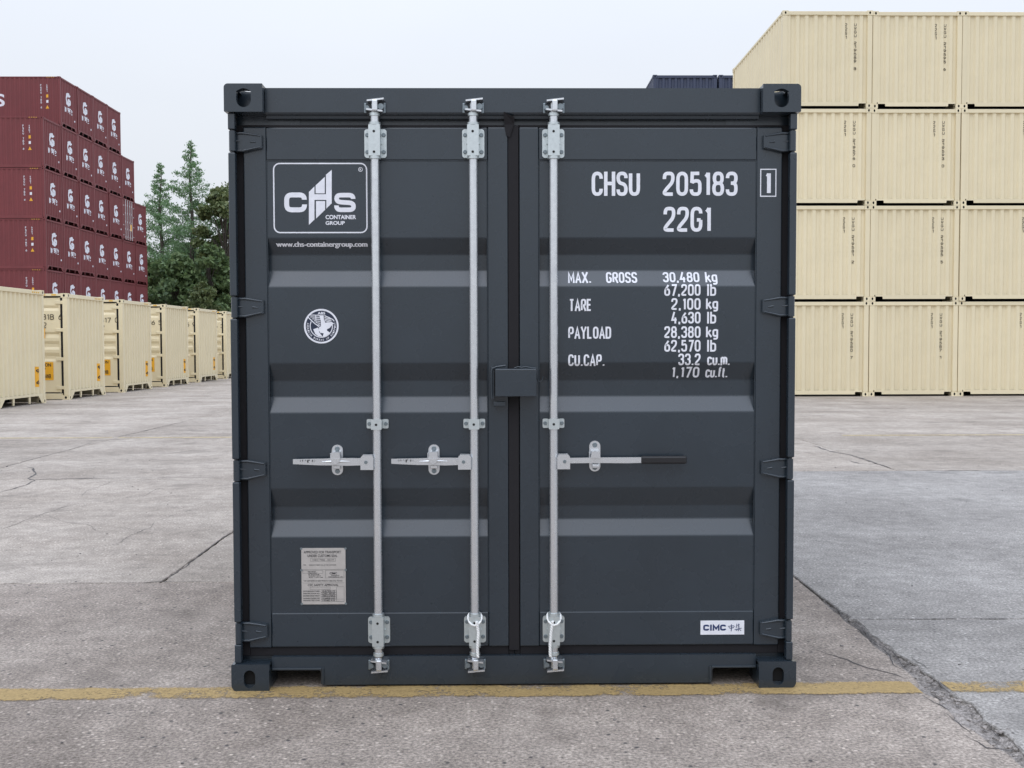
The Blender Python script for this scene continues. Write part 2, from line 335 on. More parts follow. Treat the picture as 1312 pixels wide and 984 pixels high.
# ================================================================== GROUND: concrete yard of slabs
def concrete(name, c1, c2, grain=1.0, dark=0.5, streak=0.25, bumpk=1.0):
    m, t, p = nmat(name); tc = N(t, 'ShaderNodeTexCoord'); O = tc.outputs['Object']
    big = N(t, 'ShaderNodeTexNoise', Scale=0.75, Detail=8.0, Roughness=0.6); t.links.new(O, big.inputs['Vector'])
    mid = N(t, 'ShaderNodeTexNoise', Scale=7.0, Detail=6.0, Roughness=0.7); t.links.new(O, mid.inputs['Vector'])
    fine = N(t, 'ShaderNodeTexNoise', Scale=70.0, Detail=5.0, Roughness=0.75); t.links.new(O, fine.inputs['Vector'])
    spk = N(t, 'ShaderNodeTexVoronoi', Scale=48.0); t.links.new(O, spk.inputs['Vector'])
    spk2 = N(t, 'ShaderNodeTexVoronoi', Scale=23.0); t.links.new(O, spk2.inputs['Vector'])
    c = ramp(t, big.outputs['Fac'], [(0.36, c1), (0.64, c2)]).outputs[0]
    c = mixc(t, c, ramp(t, mid.outputs['Fac'], [(0.33, 0.74), (0.67, 1.22)]).outputs[0], 0.8, 'MULTIPLY')
    c = mixc(t, c, ramp(t, fine.outputs['Fac'], [(0.34, 0.42), (0.5, 0.98), (0.64, 1.55)]).outputs[0], 0.75*grain, 'MULTIPLY')
    # pale and dark aggregate grains
    pick = ramp(t, spk.outputs['Color'], [(0.0, 0.0), (0.70, 0.0), (0.76, 0.45), (0.92, 1.0)]).outputs[0]
    near = ramp(t, spk.outputs['Distance'], [(0.18, 1.0), (0.42, 0.0)]).outputs[0]
    fac = N(t, 'ShaderNodeMath', operation='MULTIPLY'); t.links.new(pick, fac.inputs[0]); t.links.new(near, fac.inputs[1])
    c = mixc(t, c, tuple(min(1, x*1.75) for x in c2), fac.outputs[0])
    pick2 = ramp(t, spk2.outputs['Color'], [(0.0, 1.0), (0.22, 1.0), (0.25, 0.0)]).outputs[0]
    near2 = ramp(t, spk2.outputs['Distance'], [(0.12, 1.0), (0.26, 0.0)]).outputs[0]
    f2 = N(t, 'ShaderNodeMath', operation='MULTIPLY'); t.links.new(pick2, f2.inputs[0]); t.links.new(near2, f2.inputs[1])
    f3 = N(t, 'ShaderNodeMath', operation='MULTIPLY'); t.links.new(f2.outputs[0], f3.inputs[0]); f3.inputs[1].default_value = dark
    c = mixc(t, c, (0.07, 0.065, 0.065), f3.outputs[0])
    # scuffs and tyre streaks
    mpn = N(t, 'ShaderNodeMapping'); mpn.inputs['Scale'].default_value = (0.22, 1.9, 1); mpn.inputs['Rotation'].default_value = (0, 0, 0.16)
    t.links.new(O, mpn.inputs[0]); st = N(t, 'ShaderNodeTexNoise', Scale=1.0, Detail=7.0, Roughness=0.62, Distortion=0.6); t.links.new(mpn.outputs[0], st.inputs['Vector'])
    c = mixc(t, c, ramp(t, st.outputs['Fac'], [(0.33, 0.70), (0.55, 1.0), (0.72, 1.14)]).outputs[0], streak*2.2, 'MULTIPLY')
    stn = N(t, 'ShaderNodeTexNoise', Scale=1.3, Detail=5.0, Roughness=0.55, Distortion=0.4); t.links.new(O, stn.inputs['Vector'])      # old oil and damp stains
    c = mixc(t, c, tuple(x*0.55 for x in c1), ramp(t, stn.outputs['Fac'], [(0.60, 0.0), (0.70, 0.5)]).outputs[0])
    oi = N(t, 'ShaderNodeObjectInfo'); c = mixc(t, c, ramp(t, oi.outputs['Random'], [(0, 0.91), (1, 1.06)]).outputs[0], 1.0, 'MULTIPLY')
    t.links.new(c, p.inputs['Base Color']); p.inputs['Roughness'].default_value = 0.85; p.inputs['Specular IOR Level'].default_value = 0.25
    h = N(t, 'ShaderNodeMath', operation='MULTIPLY_ADD'); t.links.new(mid.outputs['Fac'], h.inputs[0]); h.inputs[1].default_value = 0.6; t.links.new(fine.outputs['Fac'], h.inputs[2])
    b = N(t, 'ShaderNodeBump', Strength=0.45*bumpk, Distance=0.006); t.links.new(h.outputs[0], b.inputs['Height']); t.links.new(b.outputs[0], p.inputs['Normal'])
    return m
M_con = concrete('pale_concrete', (0.290, 0.247, 0.205), (0.410, 0.358, 0.304), 1.0, 0.65, 0.20)
M_crs = concrete('coarse_concrete', (0.245, 0.204, 0.170), (0.385, 0.329, 0.279), 1.4, 0.95, 0.16, 1.8)
M_gry = concrete('grey_concrete', (0.240, 0.222, 0.202), (0.325, 0.303, 0.277), 1.2, 0.6, 0.12, 1.4)
M_grit = concrete('joint_grit', (0.10, 0.09, 0.085), (0.17, 0.16, 0.15), 1.3, 0.8, 0.0, 1.6)
M_rubble = concrete('broken_concrete', (0.17, 0.153, 0.138), (0.31, 0.28, 0.255), 1.4, 0.5, 0.0, 1.5)
M_crack = plain('crack_dirt', (0.075, 0.068, 0.064), 0.95)

gmb = MB(); gmb.add([(-700, -500, -0.03), (700, -500, -0.03), (700, 900, -0.03), (-700, 900, -0.03)], [(0, 1, 2, 3)])
M_base = concrete('yard_base', (0.20, 0.175, 0.155), (0.29, 0.255, 0.225), 1.0, 0.6, 0.1)
ground = tag(gmb.build('ground', M_base), kind='structure')
XJ = [-18.2, -14.15, -10.15, -6.12, -2.19, 1.82]
XR = [1.82, 4.55, 8.6, 12.6, 16.7, 20.8]
YL = [-7.0, 2.06, 7.04, 11.85, 16.8, 21.7, 26.6, 31.5, 36.4, 41.3, 46.2]
YR = [-7.0, 1.11, 7.56, 12.4, 17.3, 22.2, 27.1, 32.0, 36.9, 41.8, 46.7]
def spall(x, y):
    """width lost at the broken joint x = 1.82 (metres, each side)"""
    k = math.exp(-((y+0.28)/0.75)**2)*0.052+math.exp(-((y-0.9)/0.8)**2)*0.014+0.007
    if y > 2.6: k = 0.005
    return k*(0.45+1.3*abs(noise.noise(Vector((x*3, y*4.3, 1.7))))+0.5*abs(noise.noise(Vector((x*3, y*15, 4.2)))))
def slab(x0, x1, y0, y1, mat):
    near = y0 < 12 and x0 > -11 and x1 < 13
    def edge(a, b, nx, ny):
        L = math.hypot(b[0]-a[0], b[1]-a[1]); n = max(2, int(L/(0.05 if near else 1.2))); o = []
        for k in range(n):
            t = k/n; x, y = a[0]+(b[0]-a[0])*t, a[1]+(b[1]-a[1])*t
            g = 0.006+ (0.013*noise.noise(Vector((x*6, y*6, nx*3+ny*7)))+0.006*noise.noise(Vector((x*21, y*21, 2.))) if near else 0)
            if abs(x-1.82) < 1e-6 and ny == 0 and near: g = spall(x+nx, y)
            o.append((x+nx*g, y+ny*g))
        return o
    P = edge((x0, y0), (x1, y0), 0, 1)+edge((x1, y0), (x1, y1), -1, 0)+edge((x1, y1), (x0, y1), 0, -1)+edge((x0, y1), (x0, y0), 1, 0)
    cx, cy = (x0+x1)/2, (y0+y1)/2; ch = 0.006
    T = [(x+(ch if x < cx else -ch), y+(ch if y < cy else -ch)) for x, y in P]; n = len(P)
    mb = MB(); mb.add([(x, y, 0.0) for x, y in T], [tuple(range(n))])
    mb.add([(x, y, 0.0) for x, y in T]+[(x, y, -0.006) for x, y in P]+[(x, y, -0.031) for x, y in P],
           [(k, n+k, n+(k+1) % n, (k+1) % n) for k in range(n)]+[(n+k, 2*n+k, 2*n+(k+1) % n, n+(k+1) % n) for k in range(n)])
    return mb.build('concrete_slab', mat, ground)
for j in range(len(YL)-1):
    xs = XJ if j > 0 else [-18.2, -14.15, -10.15, -6.12, 1.82]
    for a_, b_ in zip(xs, xs[1:]): slab(a_, b_, YL[j], YL[j+1], M_crs if j == 0 else M_con)
for j in range(len(YR)-1):
    xs = XR if j > 1 else [1.82, 8.6, 12.6, 16.7, 20.8]
    for a_, b_ in zip(xs, xs[1:]): slab(a_, b_, YR[j], YR[j+1], M_gry if j < 2 else M_con)

# broken concrete lumps lying in the spalled joint
mb = MB()
for k in range(330):
    y = random.uniform(-1.9, 1.7); wgt = math.exp(-((y+0.28)/0.8)**2)
    if random.random() > 0.18+wgt: continue
    x = 1.82+random.gauss(0, 0.012+0.062*wgt); r = random.uniform(0.003, 0.008+0.007*wgt)
    bm = bmesh.new(); bmesh.ops.create_icosphere(bm, subdivisions=1, radius=1)
    sx, sy, sz, a = r*random.uniform(.8, 1.7), r*random.uniform(.7, 1.2), r*random.uniform(.35, .6), random.uniform(0, 6.28)
    zc = -0.010+random.uniform(0, 0.007)
    for v in bm.verts:
        q = v.co*(1+0.35*noise.noise(v.co*1.7+Vector((k, 0, 0)))); u, vv = q.x*sx, q.y*sy
        v.co = Vector((x+u*math.cos(a)-vv*math.sin(a), y+u*math.sin(a)+vv*math.cos(a), zc+q.z*sz))
    bm.verts.index_update(); mb.add([v.co for v in bm.verts], [[v.index for v in f.verts] for f in bm.faces]); bm.free()
tag(mb.build('rubble', M_rubble, ground), kind='stuff')
# crumbled bed of that joint
nx_, ny_ = 44, 330; V = []
for j in range(ny_+1):
    y = -2.2+4.6*j/ny_; wd = math.exp(-((y+0.28)/0.8)**2)
    for i in range(nx_+1):
        x = 1.52+0.60*i/nx_; u = abs(x-1.82+0.03*noise.noise(Vector((y*3, 0, 7)))); q = Vector((x, y, 0))
        h = 0.010*noise.noise(q*9)+0.008*noise.noise(q*23+Vector((3, 0, 0)))+0.006*noise.noise(q*55)
        h += -0.010*noise.noise(Vector((x*14+y*9, y*16-x*6, 2)))
        z = -0.004-(0.020+0.006*wd)*math.exp(-(u/(0.016+0.040*wd))**2)+h*(0.35+0.9*wd)
        V.append((x, y, max(-0.029, min(-0.0012, z))))
F = [(j*(nx_+1)+i, j*(nx_+1)+i+1, (j+1)*(nx_+1)+i+1, (j+1)*(nx_+1)+i) for j in range(ny_) for i in range(nx_)]
MB().add(V, F).build('broken_joint', M_rubble, ground)
# grit and little stones on the yard
mb = MB()
for k in range(420):
    y = -1.9+13*random.random()**2; x = random.uniform(-6.5, 6.5); r = random.uniform(0.0025, 0.007)
    if k < 14: r *= 1.9
    bm = bmesh.new(); bmesh.ops.create_icosphere(bm, subdivisions=1, radius=r)
    for v in bm.verts: q = v.co*(1+0.4*noise.noise(v.co/r*1.5+Vector((k*1.3, 0, 0)))); v.co = Vector((x+q.x*1.3, y+q.y, q.z*.6+r*.3))
    bm.verts.index_update(); mb.add([v.co for v in bm.verts], [[v.index for v in f.verts] for f in bm.faces]); bm.free()
tag(mb.build('gravel', M_grit, ground), kind='stuff')
# fine cracks
def crack(px, wd):
    P = [gnd(x, y)[:2] for x, y in px]; Q = []
    for a, b in zip(P, P[1:]):
        n = max(2, int(np.linalg.norm(b-a)/0.035))
        for k in range(n): Q.append(a+(b-a)*k/n)
    Q.append(P[-1]); Q = [(q[0]+0.022*noise.noise(Vector((q[0]*5, q[1]*5, 9)))+0.01*noise.noise(Vector((q[0]*25, q[1]*25, 3))), q[1]+0.02*noise.noise(Vector((q[0]*5, q[1]*5, 5)))+0.01*noise.noise(Vector((q[0]*25, q[1]*25, 6)))) for q in Q]
    L = []; Rr = []
    for i, q in enumerate(Q):
        a, b = Q[max(0, i-1)], Q[min(len(Q)-1, i+1)]; d = Vector((b[0]-a[0], b[1]-a[1])).normalized(); nn = Vector((-d.y, d.x))
        hw = wd*(0.25+1.1*abs(noise.noise(Vector((i*.23, q[0], 1)))))*min(1, (i+.4)/4, (len(Q)-i-.6)/4)
        L.append((q[0]+nn.x*hw, q[1]+nn.y*hw, 0.0015)); Rr.append((q[0]-nn.x*hw, q[1]-nn.y*hw, 0.0015))
    n = len(Q); MB().add(L+Rr, [(k, k+1, n+k+1, n+k) for k in range(n-1)]).build('crack', M_crack, ground)
for px, wd in (([(0, 679), (43, 663), (75, 652), (100, 645)], .006), ([(149, 698), (169, 685), (194, 677), (199, 668)], .004),
               ([(1192, 866), (1205, 880), (1216, 889), (1230, 892)], .006), ([(1100, 800), (1118, 818), (1140, 835), (1158, 852), (1172, 868)], .005), ([(1206, 912), (1225, 925), (1243, 940)], .007), ([(1165, 838), (1172, 846), (1186, 852), (1192, 860)], .005), ([(1140, 868), (1152, 872), (1165, 880), (1180, 889)], .007), ([(0, 750), (60, 749), (130, 747), (205, 746), (292, 745)], .0035), ([(46, 615), (135, 613), (210, 612), (292, 611)], .007), ([(0, 600), (30, 592), (60, 584), (90, 576), (118, 567)], .012), ([(150, 560), (185, 552), (215, 545), (240, 540)], .014), ([(1097, 793), (1150, 793), (1210, 793), (1312, 792)], .0035), ([(1140, 602), (1200, 603), (1312, 602)], .009), ([(60, 660), (80, 668), (110, 672), (128, 681)], .003), ([(200, 668), (222, 660), (250, 652)], .003), ([(1260, 680), (1290, 677)], .003), ([(33, 598), (41, 600), (46, 607), (37, 613), (46, 616), (34, 621), (14, 627), (0, 631)], .018),
               ([(115, 706), (122, 701), (150, 697)], .003), ([(104, 636), (112, 628), (128, 623), (143, 617)], .005), ([(182, 637), (200, 627), (235, 620)], .004),
               ([(1043, 830), (1056, 837), (1086, 846), (1099, 853), (1129, 860), (1150, 866), (1161, 870)], .006), ([(1056, 846), (1070, 847), (1089, 851)], .004),
               ([(1021, 763), (1034, 760), (1042, 757)], .004), ([(1043, 571), (1062, 578), (1090, 583), (1112, 590), (1141, 600)], .025),
               ([(1088, 590), (1100, 594), (1122, 595)], .02), ([(110, 709), (95, 716), (112, 720)], .003), ([(20, 686), (5, 690)], .004), ([(203, 747), (213, 741), (228, 733), (240, 724), (262, 707), (280, 693), (296, 682)], .009), ([(0, 750), (12, 748), (30, 748)], .008), ([(150, 747), (192, 746), (207, 745), (240, 745)], .006), ([(37, 615), (60, 614), (95, 613), (135, 613)], .02), ([(112, 565), (135, 564), (165, 563)], .03), ([(1062, 775), (1083, 792), (1092, 797), (1104, 806), (1120, 822), (1135, 838), (1148, 852), (1160, 862)], .007), ([(1083, 792), (1090, 800), (1106, 812), (1124, 826)], .006), ([(1168, 842), (1180, 850), (1193, 857)], .006), ([(1178, 890), (1192, 900), (1212, 908), (1220, 911)], .009), ([(1190, 874), (1207, 884), (1222, 890)], .007), ([(1232, 940), (1250, 950), (1262, 958), (1290, 963), (1302, 962)], .008), ([(1262, 922), (1276, 942), (1284, 950)], .006), ([(1275, 940), (1300, 955), (1312, 966)], .007)):
    crack(px, wd)

# worn yellow lines, painted on the slabs
def worn_paint(name, col, lo, hi, yc, hw):
    m, t, p = nmat(name); tc = N(t, 'ShaderNodeTexCoord'); O = tc.outputs['Object']
    n1 = N(t, 'ShaderNodeTexNoise', Scale=5.0, Detail=8.0, Roughness=0.75); t.links.new(O, n1.inputs['Vector'])
    n2 = N(t, 'ShaderNodeTexNoise', Scale=70.0, Detail=5.0, Roughness=0.75); t.links.new(O, n2.inputs['Vector'])
    n3 = N(t, 'ShaderNodeTexNoise', Scale=1.1, Detail=2.0); t.links.new(O, n3.inputs['Vector'])
    c = ramp(t, n2.outputs['Fac'], [(0.3, tuple(x*0.62 for x in col)), (0.7, tuple(x*1.15 for x in col))]).outputs[0]
    t.links.new(c, p.inputs['Base Color']); p.inputs['Roughness'].default_value = 0.8
    a = N(t, 'ShaderNodeMath', operation='MULTIPLY_ADD'); t.links.new(n2.outputs['Fac'], a.inputs[0]); a.inputs[1].default_value = 0.55
    s2 = N(t, 'ShaderNodeMath', operation='MULTIPLY_ADD'); t.links.new(n3.outputs['Fac'], s2.inputs[0]); s2.inputs[1].default_value = 0.5; t.links.new(n1.outputs['Fac'], s2.inputs[2]); t.links.new(s2.outputs[0], a.inputs[2])
    sx_ = N(t, 'ShaderNodeSeparateXYZ'); t.links.new(O, sx_.inputs[0])
    def ma(op, u, v):
        n = N(t, 'ShaderNodeMath', operation=op)
        for i_, w_ in enumerate((u, v)):
            if hasattr(w_, 'links'): t.links.new(w_, n.inputs[i_])
            else: n.inputs[i_].default_value = w_
        return n.outputs[0]
    yy = ma('SUBTRACT', ma('SUBTRACT', sx_.outputs['Y'], ma('MULTIPLY', sx_.outputs['X'], 0.006)), yc)
    ed = ma('POWER', ma('DIVIDE', ma('ABSOLUTE', yy, 0.0), hw), 5.0)          # thin, ragged edges
    al = ma('SUBTRACT', a.outputs[0], ma('MULTIPLY', ed, 0.42))
    t.links.new(ramp(t, al, [(lo, 0.0), (hi, 0.9)]).outputs[0], p.inputs['Alpha']); return m
M_yel = worn_paint('worn_yellow_paint', (0.41, 0.285, 0.115), 0.86, 1.30, -0.012, 0.092)
M_yel2 = worn_paint('faded_yellow_paint', (0.50, 0.40, 0.24), 0.82, 1.15, 12.12, 0.2)
def painted(x0, x1, y0, y1, mat, z=0.003, sl=0.0, amp=0.008):
    n = max(4, int((x1-x0)/0.04)); A = []; B = []
    for k in range(n+1):
        x = x0+(x1-x0)*k/n; e = min(1, k/3, (n-k)/3)
        A.append((x, y0+sl*x+amp*noise.noise(Vector((x*9, 1, 0)))+(1-e)*.012, z)); B.append((x, y1+sl*x+amp*noise.noise(Vector((x*9, 5, 0)))-(1-e)*.012, z))
    MB().add(A+B, [(k, k+1, n+k+2, n+k+1) for k in range(n)]).build('painted_line', mat, ground)
painted(-6.1, 1.74, -0.118, 0.092, M_yel, sl=0.006); painted(-12, -6.14, -0.118, 0.092, M_yel, sl=0.006); painted(1.875, 8.58, -0.116, 0.094, M_yel, sl=0.006); painted(8.62, 14, -0.116, 0.094, M_yel, sl=0.006)
painted(5.4, 20.5, 12.02, 12.2, M_yel2); painted(-6.1, 1.8, 12.05, 12.22, M_yel2); painted(-16, -6.2, 12.05, 12.22, M_yel2)

# ================================================================== THE ANTHRACITE CONTAINER (door end at y = 0)
root = tag(empty('shipping_container'), 'anthracite grey shipping container with closed double doors and galvanised locking bars', 'container')
W, H, L = 2.438, 2.591, 6.058; HW = W/2
YH, YD, YP = 0.050, 0.068, 0.073            # header face, door frame face, door panel face
RD = 0.036                                  # depth of the pressed recesses
A1 = M_anth
def casting_mesh(top):
    mb = MB(); cw, ch, cl, th = 0.162, 0.118, 0.178, 0.024
    # local: x 0..cw (0 = outer side), y 0..cl, z 0..ch ; outer-bottom / outer-top corner rounded
    rr = (0.002, 0.017, 0.004, 0.002) if top else (0.002, 0.004, 0.028, 0.006)
    if top:
        hole = [(0.052, 0.086)]+[(0.052+0.062*k/8, 0.086+0.012*math.sin(math.pi*k/8)) for k in range(1, 8)]+[(0.114, 0.086), (0.114, 0.052)]+circ(0.083, 0.050, 0.031, 11, 0, -180)[0:]
    else: hole = circ(0.078, 0.068, 0.0245, 12, 0, 180)+circ(0.078, 0.040, 0.0245, 12, 180, 360)
    mb.prism([rrect(0, cw, 0, ch, rr), hole], XZ, 0.0, th)
    mb.prism([rrect(th+0.001, cl, 0.001, ch-0.001, 0.004), rrect(0.062, 0.128, 0.034, 0.084, 0.02)], YZ, 0.0015, th)              # outer side with its slot
    zt = (ch-th, ch-0.0015) if top else (0.0015, th)
    mb.prism([rrect(th+0.001, cw-0.001, th+0.001, cl, 0.004), rrect(0.052, 0.116, 0.035, 0.145, 0.028)], XY, *zt)                      # top / bottom face with its slot
    zo = (0.001, 0.012) if top else (ch-0.012, ch-0.001)
    mb.box(th+.001, cw-.001, th+.001, cl, *zo); mb.box(cw-0.012, cw-0.002, th+.001, cl-.001, 0.013, ch-0.025); mb.box(th+.001, cw-0.013, cl-0.012, cl-0.001, 0.025, ch-0.025)
    if not top: mb.box(th+.003, cw-.014, th+.002, cl-.014, th+.002, ch-.014, 1)  # solid black core stands in for the shade inside the casting
    return mb
def mirror(mb):
    o = MB(); o.v = [(-x, y, z) for x, y, z in mb.v]; o.f = [tuple(reversed(f)) for f in mb.f]; o.m = list(mb.m); o.s = list(mb.s); return o
for top in (0, 1):
    src = casting_mesh(top)
    for sgn in (-1, 1):
        me = (src if sgn < 0 else mirror(src)).mesh('corner_casting', [A1, M_shade_coat])
        link('corner_casting', me, root, (sgn*HW, 0, H-0.118 if top else 0))
        r = link('corner_casting', me, root, (sgn*HW, L, H-0.118 if top else 0)); r.scale = (1, -1, 1)
# door header, sill with fork notches
zt = H-0.007; zh = PZ(147, YH)
mb = MB(); P = [(YH, zt), (YH, zh+0.010), (YH+0.006, zh+0.002), (YH+0.020, zh), (YH+0.022, zh-0.012), (YH+0.055, zh-0.014), (YH+0.055, PZ(160, .1)), (0.16, PZ(160, .1)), (0.16, zt)]
mb.prism([P], YZ, -HW+0.162, HW-0.162); mb.build('door_header', A1, root)
ZTJ, ZBJ = PZ(163, YD), PZ(828, YD)
zs, zb = PZ(840, YH), PZ(876, YH)
mb = MB(); n0, n1 = PX(413, YH, 870), PX(911, YH, 870); zn = PZ(857, YH); xa, xb = -HW+0.163, HW-0.163
def rnd(cx, cz, r, a0, a1): return circ(cx, cz, r, 6, a0, a1)
poly = [(xa, zs), (xa, zn)]+[(n0-0.022, zn)]+rnd(n0-0.022, zn-0.022, 0.022, 90, 0)[1:]+[(n0, zb), (n1, zb)]+rnd(n1+0.022, zn-0.022, 0.022, 180, 90)+[(xb, zn), (xb, zs)]
mb.prism([poly], XZ, YH, YH+0.010)
mb.box(xa, xb, YH+0.0105, 0.18, zs-0.012, zs-0.002); mb.box(xa, n0-0.002, YH+.0105, 0.5, zn+0.001, zn+0.008); mb.box(n1+0.002, xb, YH+.0105, 0.5, zn+0.001, zn+0.008)
mb.box(n0-0.008, n0-0.001, YH+.0105, 0.5, zb+.002, zn); mb.box(n1+0.001, n1+0.008, YH+.0105, 0.5, zb+.002, zn)
for s_, a in ((-1, n0), (1, n1)):   # raised lip round each notch
    x0, x1 = sorted((xa if s_ < 0 else xb, a)); mb.box(x0+.001, x1-.001 if s_ < 0 else x1-.001, YH-0.008, YH-0.0003, zn+0.001, zn+0.010, 0, 0.002)
    mb.box(a-0.001 if s_ > 0 else a+0.001-0.0, a+0.008 if s_ < 0 else a+0.001, YH-0.008, YH-0.0003, zb+.001, zn+0.009, 0, .002) if s_ < 0 else mb.box(a-0.009, a-0.001, YH-0.008, YH-0.0003, zb+.001, zn+0.009, 0, .002)
mb.build('door_sill', A1, root)
for yy in np.arange(.45, 5.9, .4): MB().box(-1.0, 1.0, yy, yy+.02, 0.05, 0.16).build('cross_member', A1, root)
for sg in (-1, 1):      # jamb behind the castings
    a_, b_ = sorted((sg*(HW-.03), sg*(HW-.30))); MB().box(a_, b_, 0.1005, 0.1045, ZTJ-.02, H-.02).build('door_jamb', A1, root); MB().box(a_, b_, 0.1005, 0.1045, .10, ZBJ+.02).build('door_jamb', A1, root)
# corner posts: outer strip in lengths between the hinge lugs, and the inner return
HY = [(168, 193.5), (380.5, 406), (589, 614.5), (797, 822)]
z_top, z_bot = H-0.119, 0.119
for sg in (-1, 1):
    mb = MB(); xo = sg*(HW-0.011)
    cuts = [z_top]
    for a, b in HY:
        cuts += [PZ(a, 0.02)+0.006, PZ(b, 0.02)-0.006]
    cuts.append(z_bot)
    for k in range(0, len(cuts), 2):
        x0, x1 = sorted((xo, xo-sg*0.030)); mb.box(x0, x1, 0.014, 0.048, cuts[k+1], cuts[k], 0, 0.005)
    x0, x1 = sorted((xo-sg*0.001, xo-sg*0.010)); mb.box(x0, x1, 0.049, 0.20, z_bot, z_top)
    x0, x1 = sorted((xo-sg*0.0105, xo-sg*0.075)); mb.box(x0, x1, 0.105, 0.115, z_bot, z_top)
    mb.build('corner_post', A1, root)
# doors
XL0, XL1, XR0, XR1 = PX(315.5, YD), PX(651, YD), PX(666, YD), PX(1000, YD)
ZT, ZB = PZ(163, YD), PZ(828, YD)
REC = [(305, 326, 347, 367), (465, 487, 508, 528), (625, 648, 665, 687)]
prof = []                                                    # (z, y) of the pressed panel, top to bottom
prof.append((PZ(204, YP), YP))
for a, b, c, d in REC: prof += [(PZ(a, YP), YP), (PZ(b, YP+RD), YP+RD), (PZ(c, YP+RD), YP+RD), (PZ(d, YP), YP)]
prof.append((PZ(784, YP), YP))
pz = np.array([p[0] for p in prof])[::-1]; py = np.array([p[1] for p in prof])[::-1]
def yprof(x, z): return float(np.interp(z, pz, py))
ZBRK = [p[0] for p in prof[1:-1]]
def rounded_profile(p, r=0.012):
    q = fillet([(y, z) for z, y in p], r, False, 4); return [(z, y) for y, z in q]
rp = rounded_profile(prof, 0.005)
doors = []
for (x0, x1, i0, i1) in ((XL0, XL1, PX(344, YD), PX(625.5, YD)), (XR0, XR1, PX(690.5, YD), PX(968, YD))):
    d = empty('door'); d.parent = root; doors.append(d)
    zr, zl = PZ(205, YD), PZ(784, YD)
    mb = MB(); mb.box(x0, i0, YD, YD+0.05, ZB, ZT, 0, 0.004); mb.build('stile', A1, d)
    mb = MB(); mb.box(i1, x1, YD, YD+0.05, ZB, ZT, 0, 0.004); mb.build('stile', A1, d)
    mb = MB(); mb.box(i0+.0015, i1-.0015, YD+0.001, YD+0.05, zr, ZT-0.001, 0, 0.004); mb.build('rail', A1, d)
    mb = MB(); mb.box(i0+.0015, i1-.0015, YD+0.001, YD+0.05, ZB+0.001, zl, 0, 0.005); mb.build('rail', A1, d)
    mb = MB(); n = len(rp); mb.add([(i0+.001, y, z) for z, y in rp]+[(i1-.001, y, z) for z, y in rp], [(k, n+k, n+k+1, k+1) for k in range(n-1)], 0, False); mb.build('panel', A1, d)
    # weld bead round the panel
    mb = MB()
    for xs in (i0+0.002, i1-0.002): mb.tube([(xs, YP-0.001, z) for z in np.linspace(zl+.004, zr-.004, 40) if abs(yprof(0, z)-YP) < 0.001], 0.0022, 5)
    mb.tube([(x, YP, zr-0.002+0.0008*noise.noise(Vector((x*30, 0, 0)))) for x in np.linspace(i0+.004, i1-.004, 40)], 0.0024, 5)
    mb.build('weld_seam', A1, d)
    # rubber gasket round the leaf
    mb = MB(); g = 0.030; gi = 0.004
    oz0, oz1 = ZB-0.040, ZT+0.012
    gx0 = x0-0.048 if d is doors[0] else x0-0.0245; gx1 = x1+0.0245 if d is doors[0] else x1+0.048
    mb.box(gx0, x0-0.0005, YD+0.014, YD+0.040, oz0, oz1, 0, 0.004); mb.box(x1+.0005, gx1, YD+0.014, YD+0.040, oz0, oz1, 0, 0.004)
    mb.box(x0, x1, YD+0.012, YD+0.038, ZT+0.0005, oz1, 0, 0.003); mb.box(x0, x1, YD+0.012, YD+0.038, oz0, ZB-0.0005, 0, 0.003)
    if d is doors[0]:
        mb.box(x1+0.001, x1+0.0475, YD+0.004, YD+0.0138, ZB-0.02, ZT+0.01, 0, 0.003)
        zz = PZ(160, .05); mb.add([(x1-0.016, YH-0.002, PZ(143, YH)), (x1+0.03, YH-0.001, PZ(150, YH)), (x1+0.028, YH+0.015, PZ(158, YH)), (x1+0.01, YD-0.002, PZ(176, YD)), (x1-0.006, YD-0.004, PZ(174, YD)), (x1-0.014, YD-0.003, PZ(160, YD))], [(0, 1, 2, 5), (2, 3, 4, 5)])
    mb.build('gasket', M_rub, d)
# hinges: knuckle on the post, tapering ribbed blade on the stile
for sg in (-1, 1):
    for a, b in HY:
        za, zb_ = PZ(a, 0.03), PZ(b, 0.03); zc = (za+zb_)/2; h = (za-zb_)/2
        xo = sg*(HW-0.013); x1 = PX(300, .03) if sg < 0 else PX(1014, .03); x2 = PX(340, YD) if sg < 0 else PX(975, YD)
        mb = MB(); mb.cyl((xo-sg*0.014, 0.030, zb_), (xo-sg*0.014, 0.030, za), 0.0145, n=14)
        mb.cyl((xo-sg*0.014, 0.030, zb_-0.004), (xo-sg*0.014, 0.030, za+0.004), 0.006, n=10)
        xm = x1+(x2-x1)*0.38
        B = [(x1+sg*0.012, zc-h*.96), (xm, zc-h*.98), (x2, zc-h*.60), (x2, zc+h*.72), (xm, zc+h*.98), (x1+sg*0.012, zc+h*.96)]
        mb.prism([B], XZ, YD-0.018, YD-0.0004)
        for s_ in (-1, 1):   # raised edges and centre rib
            e = [(x1, zc+s_*h*.86), (xm, zc+s_*h*.88), (x2-(x2-x1)*.05, zc+s_*h*(.62 if s_ > 0 else .5))]
            mb.tube([(u, YD-0.018, v) for u, v in e], [0.006, 0.006, 0.0035], 8)
        mb.tube([(x1, YD-0.017, zc+0.004), (xm-(xm-x1)*.2, YD-0.017, zc+0.002)], [0.007, 0.002], 8)
        mb.tube([(x2-(x2-x1)*.38, YD-0.0175, zc+.002), (x2-(x2-x1)*.2, YD-0.0175, zc-.001)], [0.005, 0.003], 8)
        mb.build('hinge', A1, doors[0 if sg < 0 else 1])
